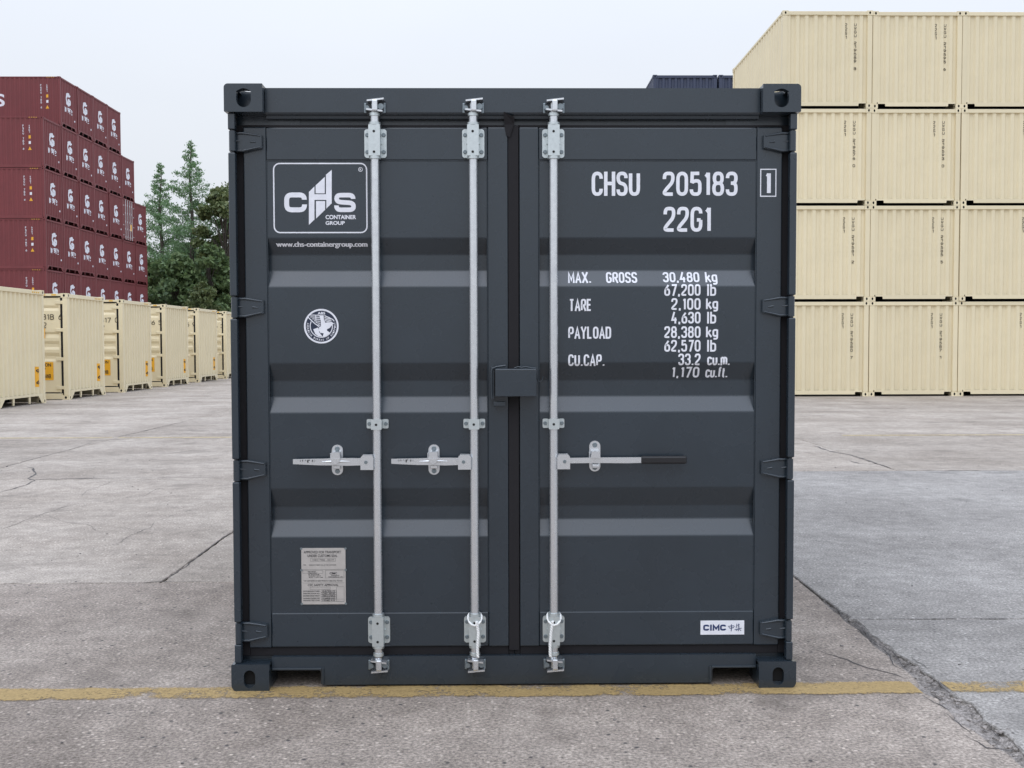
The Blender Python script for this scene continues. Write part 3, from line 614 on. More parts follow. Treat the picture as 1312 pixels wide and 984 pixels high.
# locking gear
YB = 0.036; RB = 0.0185
BARX = [PX(482.5, YB), PX(607.3, YB), PX(709.5, YB)]
def cam_head(x, z0, z1, up):
    mb = MB(); s = 1 if up else -1; zc = (z0+z1)/2; hh = abs(z1-z0)/2
    mb.cyl((x, YB, zc-s*hh*1.0), (x, YB, zc+s*hh*0.6), 0.016, 0.014, 14)
    def blade(z, tilt, w0, w1, t):
        mb.add([(x+u, YB+v, z+tilt*u+q) for q in (-t, t) for (u, v) in ((-w0, -.024), (w1, -.028), (w1*1.05, .012), (-w0, .012))], [(0, 1, 2, 3), (7, 6, 5, 4), (0, 4, 5, 1), (1, 5, 6, 2), (2, 6, 7, 3), (3, 7, 4, 0)])
    blade(zc+s*hh*.86, 0.10, 0.030, 0.042, 0.0036); blade(zc-s*hh*.52, -0.12, 0.032, 0.036, 0.0036)
    mb.box(x-0.008, x+0.016, YB-0.034, YB-0.018, zc-hh*.7, zc+hh*.85, 0, 0.005)
    mb.cyl((x-0.031, YB-.012, zc-hh*.15), (x-0.031, YB+0.014, zc-hh*.15), 0.0105, n=12, mi=1); mb.cyl((x+0.028, YB-.018, zc), (x+0.028, YB+0.014, zc), 0.013, n=12, mi=1)
    mb.box(x-0.045, x-0.034, YB+0.0, YB+0.014, zc-hh*.8, zc+hh*.6, 1, 0.003); mb.box(x+0.036, x+0.047, YB+0.0, YB+0.014, zc-hh*.8, zc+hh*.6, 1, 0.003)
    return mb
for i, x in enumerate(BARX):
    bar = empty('locking_bar'); bar.parent = root
    zT, zB = PZ(146, YB), PZ(840, YB)
    mb = MB(); mb.cyl((x, YB, zB), (x, YB, zT), RB, n=24, mi=0); mb.build('bar', M_galv, bar)
    cam_head(x, PZ(147, YB), PZ(128, YB), True).build('cam', [M_galv, M_bolt], bar)
    cam_head(x, PZ(841, YB), PZ(859, YB), False).build('cam', [M_galv, M_bolt], bar)
    for (a, b, ca, cb, wa) in ((164, 201, 157, 204, 147), (791, 825, 785, 829, 837)):      # bearing brackets top and bottom
        z1, z0 = PZ(a, YB), PZ(b, YB); hw = 0.0475; mb = MB()
        for s_ in (-1, 1):
            xx = sorted((x+s_*0.020, x+s_*hw)); mb.prism([rrect(xx[0], xx[1], z0, z1, (0.012, 0, 0, 0.012) if s_ > 0 else (0, 0.012, 0.012, 0))], XZ, YD-0.007, YD-0.0004, 0)
            for zz in (z1-0.025, z0+0.025):
                mb.cyl((x+s_*0.035, YD-0.007, zz), (x+s_*0.035, YD-0.013, zz), 0.0092, 0.0075, 12, 1)
            mb.box(x+s_*0.026-.004, x+s_*0.026+.004, YD-0.013, YD-0.0068, (z0+z1)/2-.003, (z0+z1)/2+.003, 0, 0.001)
        zc1, zc0 = PZ(ca, YB), PZ(cb, YB)
        mb.prism([rrect(x-0.0245, x+0.0245, zc0+.012, zc1-.012, 0.003)], XZ, YB-0.0235, YB-0.0195, 0)
        for s_ in (-1, 1): mb.box(*sorted((x+s_*0.0205, x+s_*0.0245)), YB-0.0193, YD-0.007, zc0+.012, zc1-.012, 0)
        for zz in (z1-0.018, z0+0.018): mb.cyl((x-0.001, YB-0.0246, zz), (x-0.001, YB-0.0236, zz), 0.0055, n=12, mi=2)
        for zz, hh in ((zc1-0.006, .011), (zc0+0.006, .011)): mb.cyl((x, YB, zz-hh/2), (x, YB, zz+hh/2), 0.0255, n=20, mi=0)
        mb.cyl((x, YB, PZ(wa, YB)-.006), (x, YB, PZ(wa, YB)+.006), 0.023, 0.0225, n=20, mi=0)
        mb.build('bearing_bracket', [M_zinc, M_bolt, M_shade_coat], bar)
    z1, z0 = PZ(537, YB), PZ(549, YB); mb = MB()                              # middle guide
    for s_ in (-1, 1):
        xx = sorted((x+s_*0.021, x+s_*0.047)); mb.prism([rrect(xx[0], xx[1], z0, z1, 0.006)], XZ, YD-0.007, YD-0.0004, 0); mb.cyl((x+s_*0.036, YD-.007, (z0+z1)/2), (x+s_*0.036, YD-0.013, (z0+z1)/2), 0.0085, 0.007, 12, 1)
        mb.box(*sorted((x+s_*0.0195, x+s_*0.0225)), YB-0.019, YD-0.007, z0+.001, z1-.001, 0)
    mb.prism([rrect(x-0.0225, x+0.0225, z0-.002, z1+.002, 0.003)], XZ, YB-0.0235, YB-0.0195, 0); mb.cyl((x-.001, YB-0.0246, (z0+z1)/2-.001), (x-.001, YB-0.0236, (z0+z1)/2-.001), 0.0055, n=12, mi=2)
    mb.build('bar_guide', [M_zinc, M_bolt, M_shade_coat], bar)
    # handle hub, handle and retainer
    s = -1 if i < 2 else 1; zc = PZ(590, YB)
    hx0, hx1 = x+s*0.014, x+s*0.069; mb = MB(); a, b = sorted((hx0, hx1))
    hubp = [(hx0, zc-.036), (hx1, zc-.036), (hx1, zc+.016), (hx1-s*.010, zc+.028), (hx1-s*.048, zc+.028), (hx0, zc+.016)]
    mb.prism([hubp], XZ, YB-0.023, YB-0.017, 0); mb.prism([[(u, v+.001) for u, v in hubp]], XZ, YB+0.004, YB+0.010, 0); mb.box(*sorted((hx0, hx0+s*.012)), YB-.0168, YB+.0038, zc-.03, zc+.014)
    mb.cyl(((a+b)/2+s*.004, YB-0.0265, zc-.003), ((a+b)/2+s*.004, YB-0.0229, zc-.003), 0.0075, 0.006, n=12, mi=1)
    mb.build('handle_hub', [M_galv, M_bolt], bar)
    ends = [PX(375, YB), PX(501, YB), PX(880, YB)][i]; midx = [PX(430, YB), PX(555, YB), PX(763, YB)][i]
    mb = MB(); st = hx1-s*0.012
    if i < 2:
        P = [(st, zc-.017), (st-0.07, zc-.019), (midx-0.0, zc-.017), (midx-.07, zc-.0165), (ends, zc-.011), (ends, zc+.010), (midx-.06, zc+.012), (midx, zc+.014), (st-0.05, zc+.014), (st, zc+.013)]
        mb.prism([P], XZ, YB-0.012, YB+0.000); mb.tube([(midx-.06, YB-.0125, zc-.001), (midx, YB-.0125, zc), (midx+.06, YB-.0125, zc-.001)], [0.001, .006, .001], 8)
        rr = random.Random(3)
        for k in range(26): xx = ends+0.008+0.085*rr.random(); mb.box(xx, xx+.004, YB-.0128, YB-.0119, zc-.007+.012*rr.random(), zc+.007)
        mb.build('handle', M_galv, bar)
    else:
        xs = PX(821, YB); mb.prism([[(st, zc-.012), (midx, zc-.011), (xs-.06, zc-.0125), (xs+.01, zc-.011), (xs+.01, zc+.013), (midx, zc+.0125), (st, zc+.011)]], XZ, YB-0.010, YB+0.001); mb.build('handle', M_galv, bar)
        mb = MB(); mb.box(xs, ends, YB-0.015, YB+0.005, zc-.0165, zc+.0185, 0, 0.008); mb.build('handle_sleeve', M_sleeve, bar)
    mb = MB(); z1, z0 = (PZ(570, YB), PZ(609, YB)) if i < 2 else (PZ(566, YB), PZ(605.5, YB))
    yb = YD-0.0004; mb.prism([rrect(midx-.024, midx+.024, z0, z1, 0.0235)], XZ, YP-0.008, YP-0.0004, 0)
    for zz in (z1-.018, z0+.017): mb.cyl((midx, YP-.008, zz), (midx, YP-.015, zz), 0.011, 0.009, 12, 1)
    mb.prism([[(midx-.022, zc+.012), (midx+.020, zc+.012), (midx+.017, zc+.040), (midx-.017, zc+.040)]], XZ, YB-0.020, YP-.008, 0)
    if i < 2: mb.prism([[(midx-.022, zc+.013), (midx-.016, zc-.004), (midx-.002, zc-.012), (midx+.012, zc-.006), (midx+.020, zc+.013)]], XZ, YB-0.022, YB-0.0145, 0)
    mb.box(midx-.014, midx+.018, YB-0.004, YP-.0082, zc-.034, zc-.018, 0, 0.003); mb.box(midx-.027, midx-.0235, YB+.004, YP-.002, zc-.004, zc+.034, 0, .001)
    mb.build('handle_retainer', [M_galv, M_bolt], bar)
# lock box over the door joint
lb = empty('lock_box'); lb.parent = root
x0, x1, z1, z0 = PX(634.5, 0.0), PX(687.5, 0.0), PZ(472.5, 0), PZ(508, 0)
mb = MB(); mb.box(x0, x1, -0.004, 0.003, z0, z1-.006, 0, .002); mb.box(x0, x1, 0.0032, YD-.002, z1-.008, z1, 0, .003); mb.box(x0+.001, x0+.006, .0032, YD-.002, z0, z1-.009); mb.box(x1-.006, x1-.001, .0032, YD-.002, z0, z1-.009); mb.tube([(x0+.003, .0005, z1-.005), (x1-.003, .0005, z1-.005)], .0052, 10); mb.build('box_shell', A1, lb)
mb = MB(); px = lambda x, y, Y: (PX(x, Y, y), Y, PZ(y, Y)); Y0 = 0.020
mb.tube([px(648, 468.5, Y0), px(636, 470, Y0), px(631, 472, Y0), px(629.8, 476, Y0), px(629.8, 492, Y0), px(630, 510, Y0)], .0048, 8); mb.box(PX(629, Y0), PX(633, Y0), Y0, YD-.001, PZ(512, Y0), PZ(470, Y0), 0, .002)
mb.box(PX(632, .03), PX(648, .03), .03, YD-.001, PZ(520.5, .03), PZ(514.5, .03), 0, .003); mb.build('side_guard', A1, lb)
mb = MB(); mb.tube([px(x, y, .03) for x, y in ((688, 478), (688.5, 485), (690, 488.5), (692.5, 489), (695, 487), (695.8, 482))], .0022, 6); mb.tube([px(x, y, .012) for x, y in ((659, 471.5), (664, 470), (668, 471), (674, 470), (680, 471.5), (687, 472))], .0035, 6); mb.build('hook', A1, lb)
# side walls, roof, rear end, floor
def corrugation(length, pitch, depth, flat_o=0.07, flat_i=0.07, start=0.0):
    p = []; s = (pitch-flat_o-flat_i)/2; u = start
    while u < length-1e-6:
        for d, du in ((0, flat_o), (0, s), (depth, flat_i), (depth, s)):
            p.append((min(u, length), d)); u += du
            if u >= length: break
    p.append((length, p[-1][1])); return p
cor = corrugation(L-0.36, 0.278, 0.036, 0.072, 0.070)
for sg in (-1, 1):
    n = len(cor); x = sg*(HW-0.020)
    mb = MB(); mb.add([(x-sg*d, 0.18+u, 0.16) for u, d in cor]+[(x-sg*d, 0.18+u, H-0.06) for u, d in cor], [(k, k+1, n+k+1, n+k) for k in range(n-1)]); mb.build('side_wall', A1, root)
    a, b = sorted((sg*(HW-.008), sg*(HW-.060))); mb = MB(); mb.box(a, b, 0.179, L-.179, 0.012, 0.16); mb.build('side_rail', A1, root)
    mb = MB(); mb.box(a, b, 0.179, L-.179, H-.06, H-.012); mb.build('side_rail', A1, root)
    a, b = sorted((sg*(HW-.008), sg*(HW-.12))); mb = MB(); mb.box(a, b, L-.12, L-.008, .119, H-.119); mb.build('corner_post', A1, root)
cor2 = corrugation(L-0.36, 0.209, 0.020, 0.09, 0.014); n = len(cor2)
mb = MB(); mb.add([(-HW+.055, .18+u, H-.021-d) for u, d in cor2]+[(HW-.055, .18+u, H-.021-d) for u, d in cor2], [(k, k+1, n+k+1, n+k) for k in range(n-1)]); mb.build('roof', A1, root)
mb = MB(); mb.box(-HW+.165, HW-.165, L-.10, L-.09, .02, H-.02); mb.build('end_wall', A1, root)
mb = MB(); mb.box(-HW+.07, HW-.07, 0.13, L-.12, .162, .19); mb.build('floor', A1, root)

# ---------------- markings
def mark(strokes, door, mat=M_white, eps=0.0012, name='lettering', yf=None, zb=None, label=None):
    o = surf_mesh(name, strokes, mat, yf or yprof, (), ZBRK if zb is None else zb, eps, doors[door])
    if label: o['label'] = label
    return o
def box_px(x0, x1, y0, y1, Y=YP): ym = (y0+y1)/2; return PX(x0, Y, ym), PX(x1, Y, ym), PZ(y1, Y, (x0+x1)/2), PZ(y0, Y, (x0+x1)/2)
TXT = [('CHSU', 758, 820, 220, 251, .0150), ('205183', 849, 945, 220, 251, .0150), ('22G1', 850, 911.5, 265, 297, .0150),
       ('MAX.', 728, 758, 348, 362.5, .0078), ('GROSS', 777, 817, 348, 362.5, .0078), ('TARE', 729, 758, 383, 398.5, .0078), ('PAYLOAD', 728, 783, 418.5, 434, .0078), ('CU.CAP.', 728, 775, 454, 469, .0078),
       ('30,480', 850, 897, 348, 361.5, .0078), ('67,200', 851, 897.5, 364, 379, .0078), ('2,100', 860, 897.5, 382, 397, .0078), ('4,630', 860, 897.5, 399.5, 414.5, .0078), ('28,380', 851, 897.5, 418, 433, .0078), ('62,570', 851, 897.5, 435.5, 450.5, .0078), ('33.2', 869, 897.5, 453, 468, .0078), ('1,170', 861, 897, 470, 484, .0078)]
for y in (348, 382.5, 418.5): TXT.append(('kg', 904.5, 920, y, y+13.5, .0078))
for y in (364, 399.5, 435.5): TXT.append(('lb', 905.5, 917.5, y, y+15, .0078))
TXT += [('cu.m.', 906, 935.5, 453.5, 468, .0078), ('cu.ft.', 905, 934, 470, 484, .0078)]
for s, x0, x1, y0, y1, th in TXT:
    if y1-y0 > 25:
        for ch_ in glyph_run(s, *box_px(x0, x1, y0, y1), th, 2.4, each=True): mark(ch_, 1, name='letter')
        continue
    mark(glyph_run(s, *box_px(x0, x1, y0, y1), th, (2.4 if y1-y0 > 25 else 2.5) if s[0].isupper() or s[0].isdigit() else 2.1), 1)
yst = lambda x, z: YD
b = box_px(980, 988, 220.5, 249, YD); mark(glyph_run('1', *b, .0165), 1, yf=yst, zb=())
b = box_px(974.5, 994, 217, 251.5, YD); mark([ribbon([(b[0], b[2]), (b[1], b[2]), (b[1], b[3]), (b[0], b[3]), (b[0], b[2])], .0045)], 1, yf=yst, zb=())
# company badge, upper part of the other door: frame, three-letter mark, two lines and web address
b = box_px(351, 470, 209.5, 298); mark([ribbon([*rrect(b[0], b[1], b[2], b[3], .026), rrect(b[0], b[1], b[2], b[3], .026)[0]], .0055)], 0, name='badge_frame')
lx = lambda u: 345+u/7.869; ly = lambda v: 200+v/7.872           # coordinates of an enlarged view
def ppoly(pts): return [(PX(lx(u), YP, ly(v)), PZ(ly(v), YP, lx(u))) for u, v in pts]
hm = [tri_polys([ppoly(q)]) for q in ([(400, 362), (456, 306), (456, 385), (572, 385), (572, 188), (630, 140), (630, 476), (576, 530), (576, 442), (456, 442), (456, 640), (400, 694)],
      [(468, 296), (560, 210), (560, 376), (468, 376)], [(472, 454), (564, 454), (564, 542), (472, 630)])]
mark(hm, 0, name='badge_emblem')
def px_path(pts, r): return [(PX(lx(u), YP, ly(v)), PZ(ly(v), YP, lx(u))) for u, v in fillet(pts, r)]
th = 46/7.87/300
mark([ribbon(px_path([(354, 440), (354, 392), (176, 392), (176, 542), (356, 542), (356, 488)], 52), th*1.08)], 0, name='badge_letter')
mark([ribbon(px_path([(846, 432), (846, 394), (680, 394), (680, 462), (850, 474), (850, 542), (678, 542), (678, 498)], 44), th)], 0, name='badge_letter')
Wp = lambda x0, x1, y0, y1: box_px(lx(x0), lx(x1), ly(y0), ly(y1))
mark([font_polys('CONTAINER', *Wp(568, 876, 594, 637), .03), font_polys('GROUP', *Wp(568, 762, 656, 694), .03)], 0, name='badge_lettering')
u_ = Wp(62, 982, 862, 926); mark([font_polys('www.chs-containergroup.com', u_[0]+k*.0011, u_[1]+k*.0011, u_[2], u_[3], .012) for k in range(3)], 0)
q = ppoly([(920, 135)])[0]; mark([ribbon(circ(*q, .0085, 20)+[circ(*q, .0085, 20)[0]], .0022), font_polys('R', q[0]-.0035, q[0]+.0038, q[1]-.0045, q[1]+.0045, .02)], 0, name='registered_mark')
# round classification emblem with a spread eagle
ex = lambda u: 380+u/17.89; ey = lambda v: 390+v/17.89
def ep(pts): return [(PX(ex(u), YP, ey(v)), PZ(ey(v), YP, ex(u))) for u, v in pts]
(c0x, c0z), (c1x, _) = ep([(568, 500)])[0], ep([(965, 500)])[0]; RE = c1x-c0x
mark([tri_polys([circ(c0x, c0z, RE*.97, 40)])], 0, M_emblem, .0008, 'round_emblem')
parts = [ribbon(circ(c0x, c0z, RE*.95, 48)+[circ(c0x, c0z, RE*.95, 48)[0]], RE*.10), ribbon(circ(c0x, c0z, RE*.64, 40, 155, 375), RE*.05),
         tri_polys([ep([(525, 250), (620, 250), (632, 360), (660, 420), (720, 410), (860, 430), (800, 490), (760, 540), (700, 570), (690, 650), (610, 660), (540, 650), (510, 590), (520, 520), (560, 500), (555, 380)])]),
         tri_polys([ep([(385, 570), (500, 530), (520, 640), (600, 740), (500, 730), (430, 680)])]), tri_polys([ep([(620, 665), (700, 600), (770, 650), (680, 720), (600, 745)])])]
for k in range(6): parts.append(ribbon(ep([(275+k*42, 243+k*44), (545, 250+k*46)]), RE*.045))
for k in range(4): parts.append(ribbon(ep([(640, 262+k*36), (760+k*22, 305+k*38)]), RE*.045))
parts.append(ribbon(ep([(640, 255), (830, 345), (865, 385)]), RE*.05)); parts.append(ribbon(ep([(260, 290), (420, 440), (520, 510)]), RE*.05)); parts.append(ribbon(ep([(440, 245), (450, 420)]), RE*.04))
mark(parts, 0, M_white, .0016, 'emblem_eagle')
parts = [font_polys('ABS', *[(lambda a, b_: (a[0][0], a[1][0], b_[1], b_[0]))(ep([(485, 230), (655, 230)]), [ep([(568, 172)])[0][1], ep([(568, 232)])[0][1]])][0], .03)]
word = 'AMERICAN BUREAU OF SHIPPING'
for k, chh in enumerate(word):
    if chh == ' ': continue
    a = R_(168+k*(372-168)/(len(word)-1)); cx, cz = c0x+RE*.785*math.cos(a), c0z+RE*.785*math.sin(a); s_ = RE*.085
    P = font_polys(chh, -s_*.42, s_*.42, -s_*.62, s_*.62, .03); rt = a+math.pi/2
    parts.append([[(cx+u*math.cos(rt)-v*math.sin(rt), cz+u*math.sin(rt)+v*math.cos(rt)) for u, v in p] for p in P])
mark(parts, 0, M_white, .0016, 'emblem_lettering')
# riveted approval plate
b = box_px(386.5, 443, 702, 774)
mb = MB(); mb.prism([rrect(*b, .004)], XZ, YP-.004, YP-.0008)
for fx in (0, 1):
    for fz in (0.01, .61, .99): mb.cyl((b[0]+(b[1]-b[0])*fx, YP-.0045, b[2]+(b[3]-b[2])*fz), (b[0]+(b[1]-b[0])*fx, YP-.0012, b[2]+(b[3]-b[2])*fz), .0055, n=10, mi=1)
mb.build('approval_plate', [M_plate, M_bolt], doors[0])
def pl(u0, u1, v0, v1): return b[0]+(b[1]-b[0])*(u0-70)/670, b[0]+(b[1]-b[0])*(u1-70)/670, b[3]-(b[3]-b[2])*(v1-75)/840, b[3]-(b[3]-b[2])*(v0-75)/840
ypl = lambda x, z: YP-.004
S = [font_polys('APPROVED FOR TRANSPORT', *pl(108, 672, 116, 154), .015), font_polys('UNDER CUSTOMS SEAL', *pl(165, 618, 170, 208), .015), font_polys('CSC SAFETY APPROVAL', *pl(165, 632, 610, 642), .015), font_polys('CIMC', *pl(498, 612, 436, 466), .03),
     font_polys('THIS CONTAINER HAS BEEN MANUFACTURED AND TREATED', *pl(100, 690, 552, 574)), font_polys('TYPE        MANUFACTURERS NO. OF THE CONTAINER', *pl(95, 600, 318, 336)), font_polys('GB/C 7385 - 05/19', *pl(240, 560, 240, 262))]
def rect(u0, u1, v0, v1): r = pl(u0, u1, v0, v1); return ribbon([(r[0], r[2]), (r[1], r[2]), (r[1], r[3]), (r[0], r[3]), (r[0], r[2])], .0007)
S += [rect(212, 588, 226, 272), rect(200, 505, 656, 690), rect(600, 715, 652, 870), rect(365, 595, 702, 735), rect(365, 595, 738, 768), rect(365, 595, 771, 801), rect(365, 595, 804, 834), rect(365, 715, 838, 872), rect(90, 395, 410, 450), rect(435, 715, 405, 520)]
for v in (395, 595): S.append(ribbon([(pl(80, 720, v, v)[0], pl(80, 720, v, v)[2]), (pl(80, 720, v, v)[1], pl(80, 720, v, v)[2])], .0007))
for k, (w_, v) in enumerate((('DATE MANUFACTURED', 712), ('IDENTIFICATION NO.', 746), ('MAXIMUM GROSS WEIGHT', 781), ('ALLOWABLE STACKING LOAD', 818), ('RACKING TEST LOAD', 850))): S += [font_polys(w_, *pl(95, 345, v-4, v+16), .02), font_polys(('04/2019', 'CHSU 205183', '30480 KG 67200 LB', '216000 KG', '15240 KG')[k], *pl(385, 575, v-5, v+17), .02)]
for k in range(5): S.append(font_polys(('TIMBER COMPONENT', 'TREATMENT', 'IM / RADALEUM', 'FHR250 / 2019', 'KG / CU M')[k], *pl(165+5*k, 290+25*k, 420+k*21, 434+k*21), .02))
for k in range(2): S.append(font_polys(('SHANGHAI', 'CONTAINERS CO. LTD')[k], *pl(520-45*k, 645+50*k, 474+k*24, 490+k*24), .02))
surf_mesh('plate_lettering', S, M_ink, ypl, (), (), .0005, doors[0], .00003)
# maker's sticker
b = box_px(897.5, 953.5, 795, 813, YD)
mb = MB(); mb.box(b[0], b[1], YD-.0006, YD+.0004, b[2], b[3]); mb.build('sticker', M_white, doors[1])
sx = lambda u0, u1, v0, v1: (b[0]+(b[1]-b[0])*(u0-135)/975, b[0]+(b[1]-b[0])*(u1-135)/975, b[3]-(b[3]-b[2])*(v1-172)/318, b[3]-(b[3]-b[2])*(v0-172)/318)
S = glyph_run('CIMC', *sx(195, 705, 262, 400), .0075, 2.0)
def sl(pts, th=.0028): return ribbon([(sx(u, u, v, v)[0], sx(u, u, v, v)[2]) for u, v in pts], th)
S += [sl([(822, 258), (826, 330), (818, 415)], .0036), sl([(755, 295), (785, 345)]), sl([(775, 300), (880, 290)]), sl([(895, 300), (850, 345)]), sl([(785, 348), (860, 335)]), sl([(945, 245), (935, 300), (930, 345)]), sl([(985, 245), (992, 330), (975, 415)], .0034), sl([(950, 285), (1005, 262)]), sl([(895, 382), (1050, 345)]), sl([(960, 372), (925, 405)]), sl([(1000, 375), (1040, 402)]), sl([(955, 320), (1000, 310)], .002)]
surf_mesh('sticker_lettering', S, M_navy, lambda x, z: YD-.0006, (), (), .0004, doors[1], .00004)
# white ropes looped round two of the bars
def rope(x, dx, label):
    zt_, zb_ = PZ(787, YB), PZ(839, YB); P = []
    for k in range(15):
        a = 2*math.pi*k/14+math.pi/2; dip = 0.034*(0.5-0.5*math.sin(a-0.0)) if math.sin(a) < 0 else 0
        P.append((x+0.0300*math.cos(a), YB-0.004+0.0300*math.sin(a), zt_+.004-0.044*((1-math.sin(a))/2)**1.6))
    mb = MB(); mb.tube(P, .0044, 8)
    for ph in (0, math.pi):     # two twisted strands hanging down
        q = []
        for k in range(60):
            t = k/59; xx = x+dx*(0.5+0.5*min(1, t*3)) if t < .33 else x+dx
            q.append((xx+0.0028*math.cos(t*44+ph)+.002*math.sin(t*6), YB-0.033+0.0024*math.sin(t*44+ph), zt_-0.022-(zt_-0.022-zb_)*t))
        mb.tube(q, .0042, 6)
    tag(mb.build('rope', M_rope), label, 'rope', 'white ropes on the locking bars')
rope(BARX[1], 0.014, 'white twisted rope looped round the foot of the middle locking bar'); rope(BARX[2], -0.016, 'white twisted rope looped round the bar with the black-sleeved handle')

# ================================================================== CONTAINERS IN THE YARD
def small_casting(mat):
    """corner fitting with a dark slot in every face"""
    mb = MB(); hx, hy, hz = .081, .089, .059
    def face(fn, a, b, ra, rb, d, s):
        mb2 = [[(-a, -b), (a, -b), (a, b), (-a, b)], [(ra*math.cos(t), rb*math.sin(t)) for t in np.linspace(0, 2*math.pi, 9)[:-1]]]
        flat = mb2[0]+mb2[1]; tri = tessellate_polygon([[Vector((*p, 0)) for p in l] for l in mb2]); mb.add([fn(u, v, s*d) for u, v in flat], [tuple(t) for t in tri])
        mb.add([fn(u, v, s*d) for u, v in mb2[1]]+[fn(u, v, s*(d-.03)) for u, v in mb2[1]], [(k, (k+1) % 8, 8+(k+1) % 8, 8+k) for k in range(8)]+[tuple(range(8, 16))], 1)  # slot walls coloured black for the shade inside them
    for s in (-1, 1):
        face(lambda u, v, d: (u, d, v), hx, hz, .026, .038, hy, s); face(lambda u, v, d: (d, u, v), hy, hz, .030, .038, hx, s); face(lambda u, v, d: (u, v, d), hx, hy, .031, .055, hz, s)
    return mb.mesh('corner_casting', [mat, M_shade_coat])
def wall_mesh(name, prof_, fn, z0, z1, mat):
    n = len(prof_); mb = MB(); mb.add([fn(u, d, z0) for u, d in prof_]+[fn(u, d, z1) for u, d in prof_], [(k, k+1, n+k+1, n+k) for k in range(n-1)]); return mb.mesh(name, mat)
def make_container(name, L, H, mat, rail='notch', pitch=.245, door_side=False, doors_at_end=False, width=2.438):
    """stands on z = 0, shown end at y = 0 facing -y, width along x"""
    W = width; HW = W/2; t = empty(name); cm = small_casting(mat)
    for x in (-1, 1):
        for y in (.089, L-.089):
            for z in (.059, H-.059): link('corner_casting', cm, t, (x*(HW-.081), y, z))
    post = MB().box(-.066, .066, -.066, .066, .1185, H-.1185, 0, .012).mesh('corner_post', mat)
    for x in (-1, 1):
        for y in (.074, L-.074): link('corner_post', post, t, (x*(HW-.074), y, 0))
    MB().box(-HW+.163, HW-.163, .008, .09, H-.115, H-.016, 0, .006).build('end_rail', mat, t); MB().box(-HW+.163, HW-.163, L-.09, L-.008, H-.115, H-.016).build('end_rail', mat, t)
    xa = HW-.163; zr = .165
    if rail == 'notch': P = [(-xa, zr), (-xa, .125), (-xa+.01, .122), (-xa+.19, .122), (-xa+.20, .112), (-xa+.205, .055), (xa-.205, .055), (xa-.20, .112), (xa-.19, .122), (xa-.01, .122), (xa, .125), (xa, zr)]
    else: P = [(-xa, zr+.09), (-xa, .02), (-xa+.06, .02), (-xa+.24, zr+.03), (xa-.24, zr+.03), (xa-.06, .02), (xa, .02), (xa, zr+.09)]
    MB().prism([P], XZ, .010, .022).build('end_rail', mat, t); MB().box(-xa, xa, L-.03, L-.01, .03, zr).build('end_rail', mat, t)
    if rail == 'goose':
        for x in (-.42, .42): MB().prism([[(x-.045, zr+.028), (x-.025, .03), (x+.025, .03), (x+.045, zr+.028)]], XZ, .02, .05).build('rail_foot', mat, t)
    zt, zb = H-.115, (zr if rail == 'notch' else zr+.09)
    for yy in (.9, 1.6, 2.4, 3.6, 4.8, 5.6): MB().box(-HW+.066, HW-.066, yy, yy+.03, .012, zr+.09).build('cross_member', M_shade_coat, t)  # black bitumen undercoat, doubling as painted shade beneath the floor
    # shown end
    if doors_at_end:
        for s in (-1, 1):
            d = MB().box(*sorted((s*.012, s*(HW-.15))), .035, .06, zb, zt, 0, .006).build('door', mat, t)
            for x in (.22, .62):
                b_ = MB(); b_.cyl((s*x, .012, .06), (s*x, .012, H-.06), .02, n=10)
                for z in (.25, .8, 1.3, 1.9, 2.45): b_.box(s*x-.055, s*x+.055, .014, .033, z-.06, z+.06, 0, .006)
                for z in (.10, H-.09): b_.box(s*x-.05, s*x+.05, -.004, .03, z-.03, z+.03)
                b_.build('locking_bar', M_galv, t)
            for z in (.35, 1.05, 1.75, 2.4): MB().box(*sorted((s*(HW-.16), s*(HW-.30))), .012, .034, z-.04, z+.04, 0, .01).build('hinge', M_galv, t)
        MB().box(.25, .62, .030, .0345, .75, 1.2).build('sticker', M_orange, t)
        prof_ = None
    else:
        Lw = W-.27; prof_ = [(u-Lw/2, d) for u, d in corrugation(Lw, pitch, .042, pitch*.32, pitch*.32)]
        link('end_wall', wall_mesh('end_wall', prof_, lambda u, d, z: (u, .028+d, z), zb, zt, mat), t)
    link('end_wall', MB().box(-HW+.14, HW-.14, L-.05, L-.04, zr-.01, zt+.01).mesh('end_wall', mat), t)
    # long sides
    cs = corrugation(L-.30, .278, .036, .072, .070)
    for s in (-1, 1):
        for z0, z1 in ((.015, zr), (H-.075, H-.012)): MB().box(*sorted((s*(HW-.008), s*(HW-.065))), .178, L-.178, z0, z1, 0, .004).build('side_rail', mat, t)
        if door_side and s < 0: continue
        link('side_wall', wall_mesh('side_wall', [(u+.15, d) for u, d in cs], lambda u, d, z: (s*(HW-.016-d), u, z), zr-.002, H-.074, mat), t)
    cr_ = corrugation(L-.30, .209, .02, .09, .014); n = len(cr_)
    MB().add([(-HW+.06, .15+u, H-.022-d) for u, d in cr_]+[(HW-.06, .15+u, H-.022-d) for u, d in cr_], [(k, k+1, n+k+1, n+k) for k in range(n-1)]).build('roof', mat, t)
    MB().box(-HW+.066, HW-.066, .10, L-.06, zr+.095, zr+.13).build('floor', M_shade_coat, t)  # black undercoat, with the underside shade put into its colour
    t['W'] = W; return t, prof_
def end_marks(t, prof_, strokes, mat, name='lettering'):
    up = np.array([p[0] for p in prof_]); dp = np.array([p[1] for p in prof_])
    return surf_mesh(name, strokes, mat, lambda x, z: .028+float(np.interp(x, up, dp)), [p[0] for p in prof_], (), .004, t, .0008)
def finish(o, label, group):
    if 'W' in o: del o['W']
    tag(o, label, 'container', group)
ORD = ['bottom', 'second', 'third', 'fourth', 'fifth', 'top']
NTH = ['first', 'second', 'third', 'fourth', 'fifth', 'sixth', 'seventh']

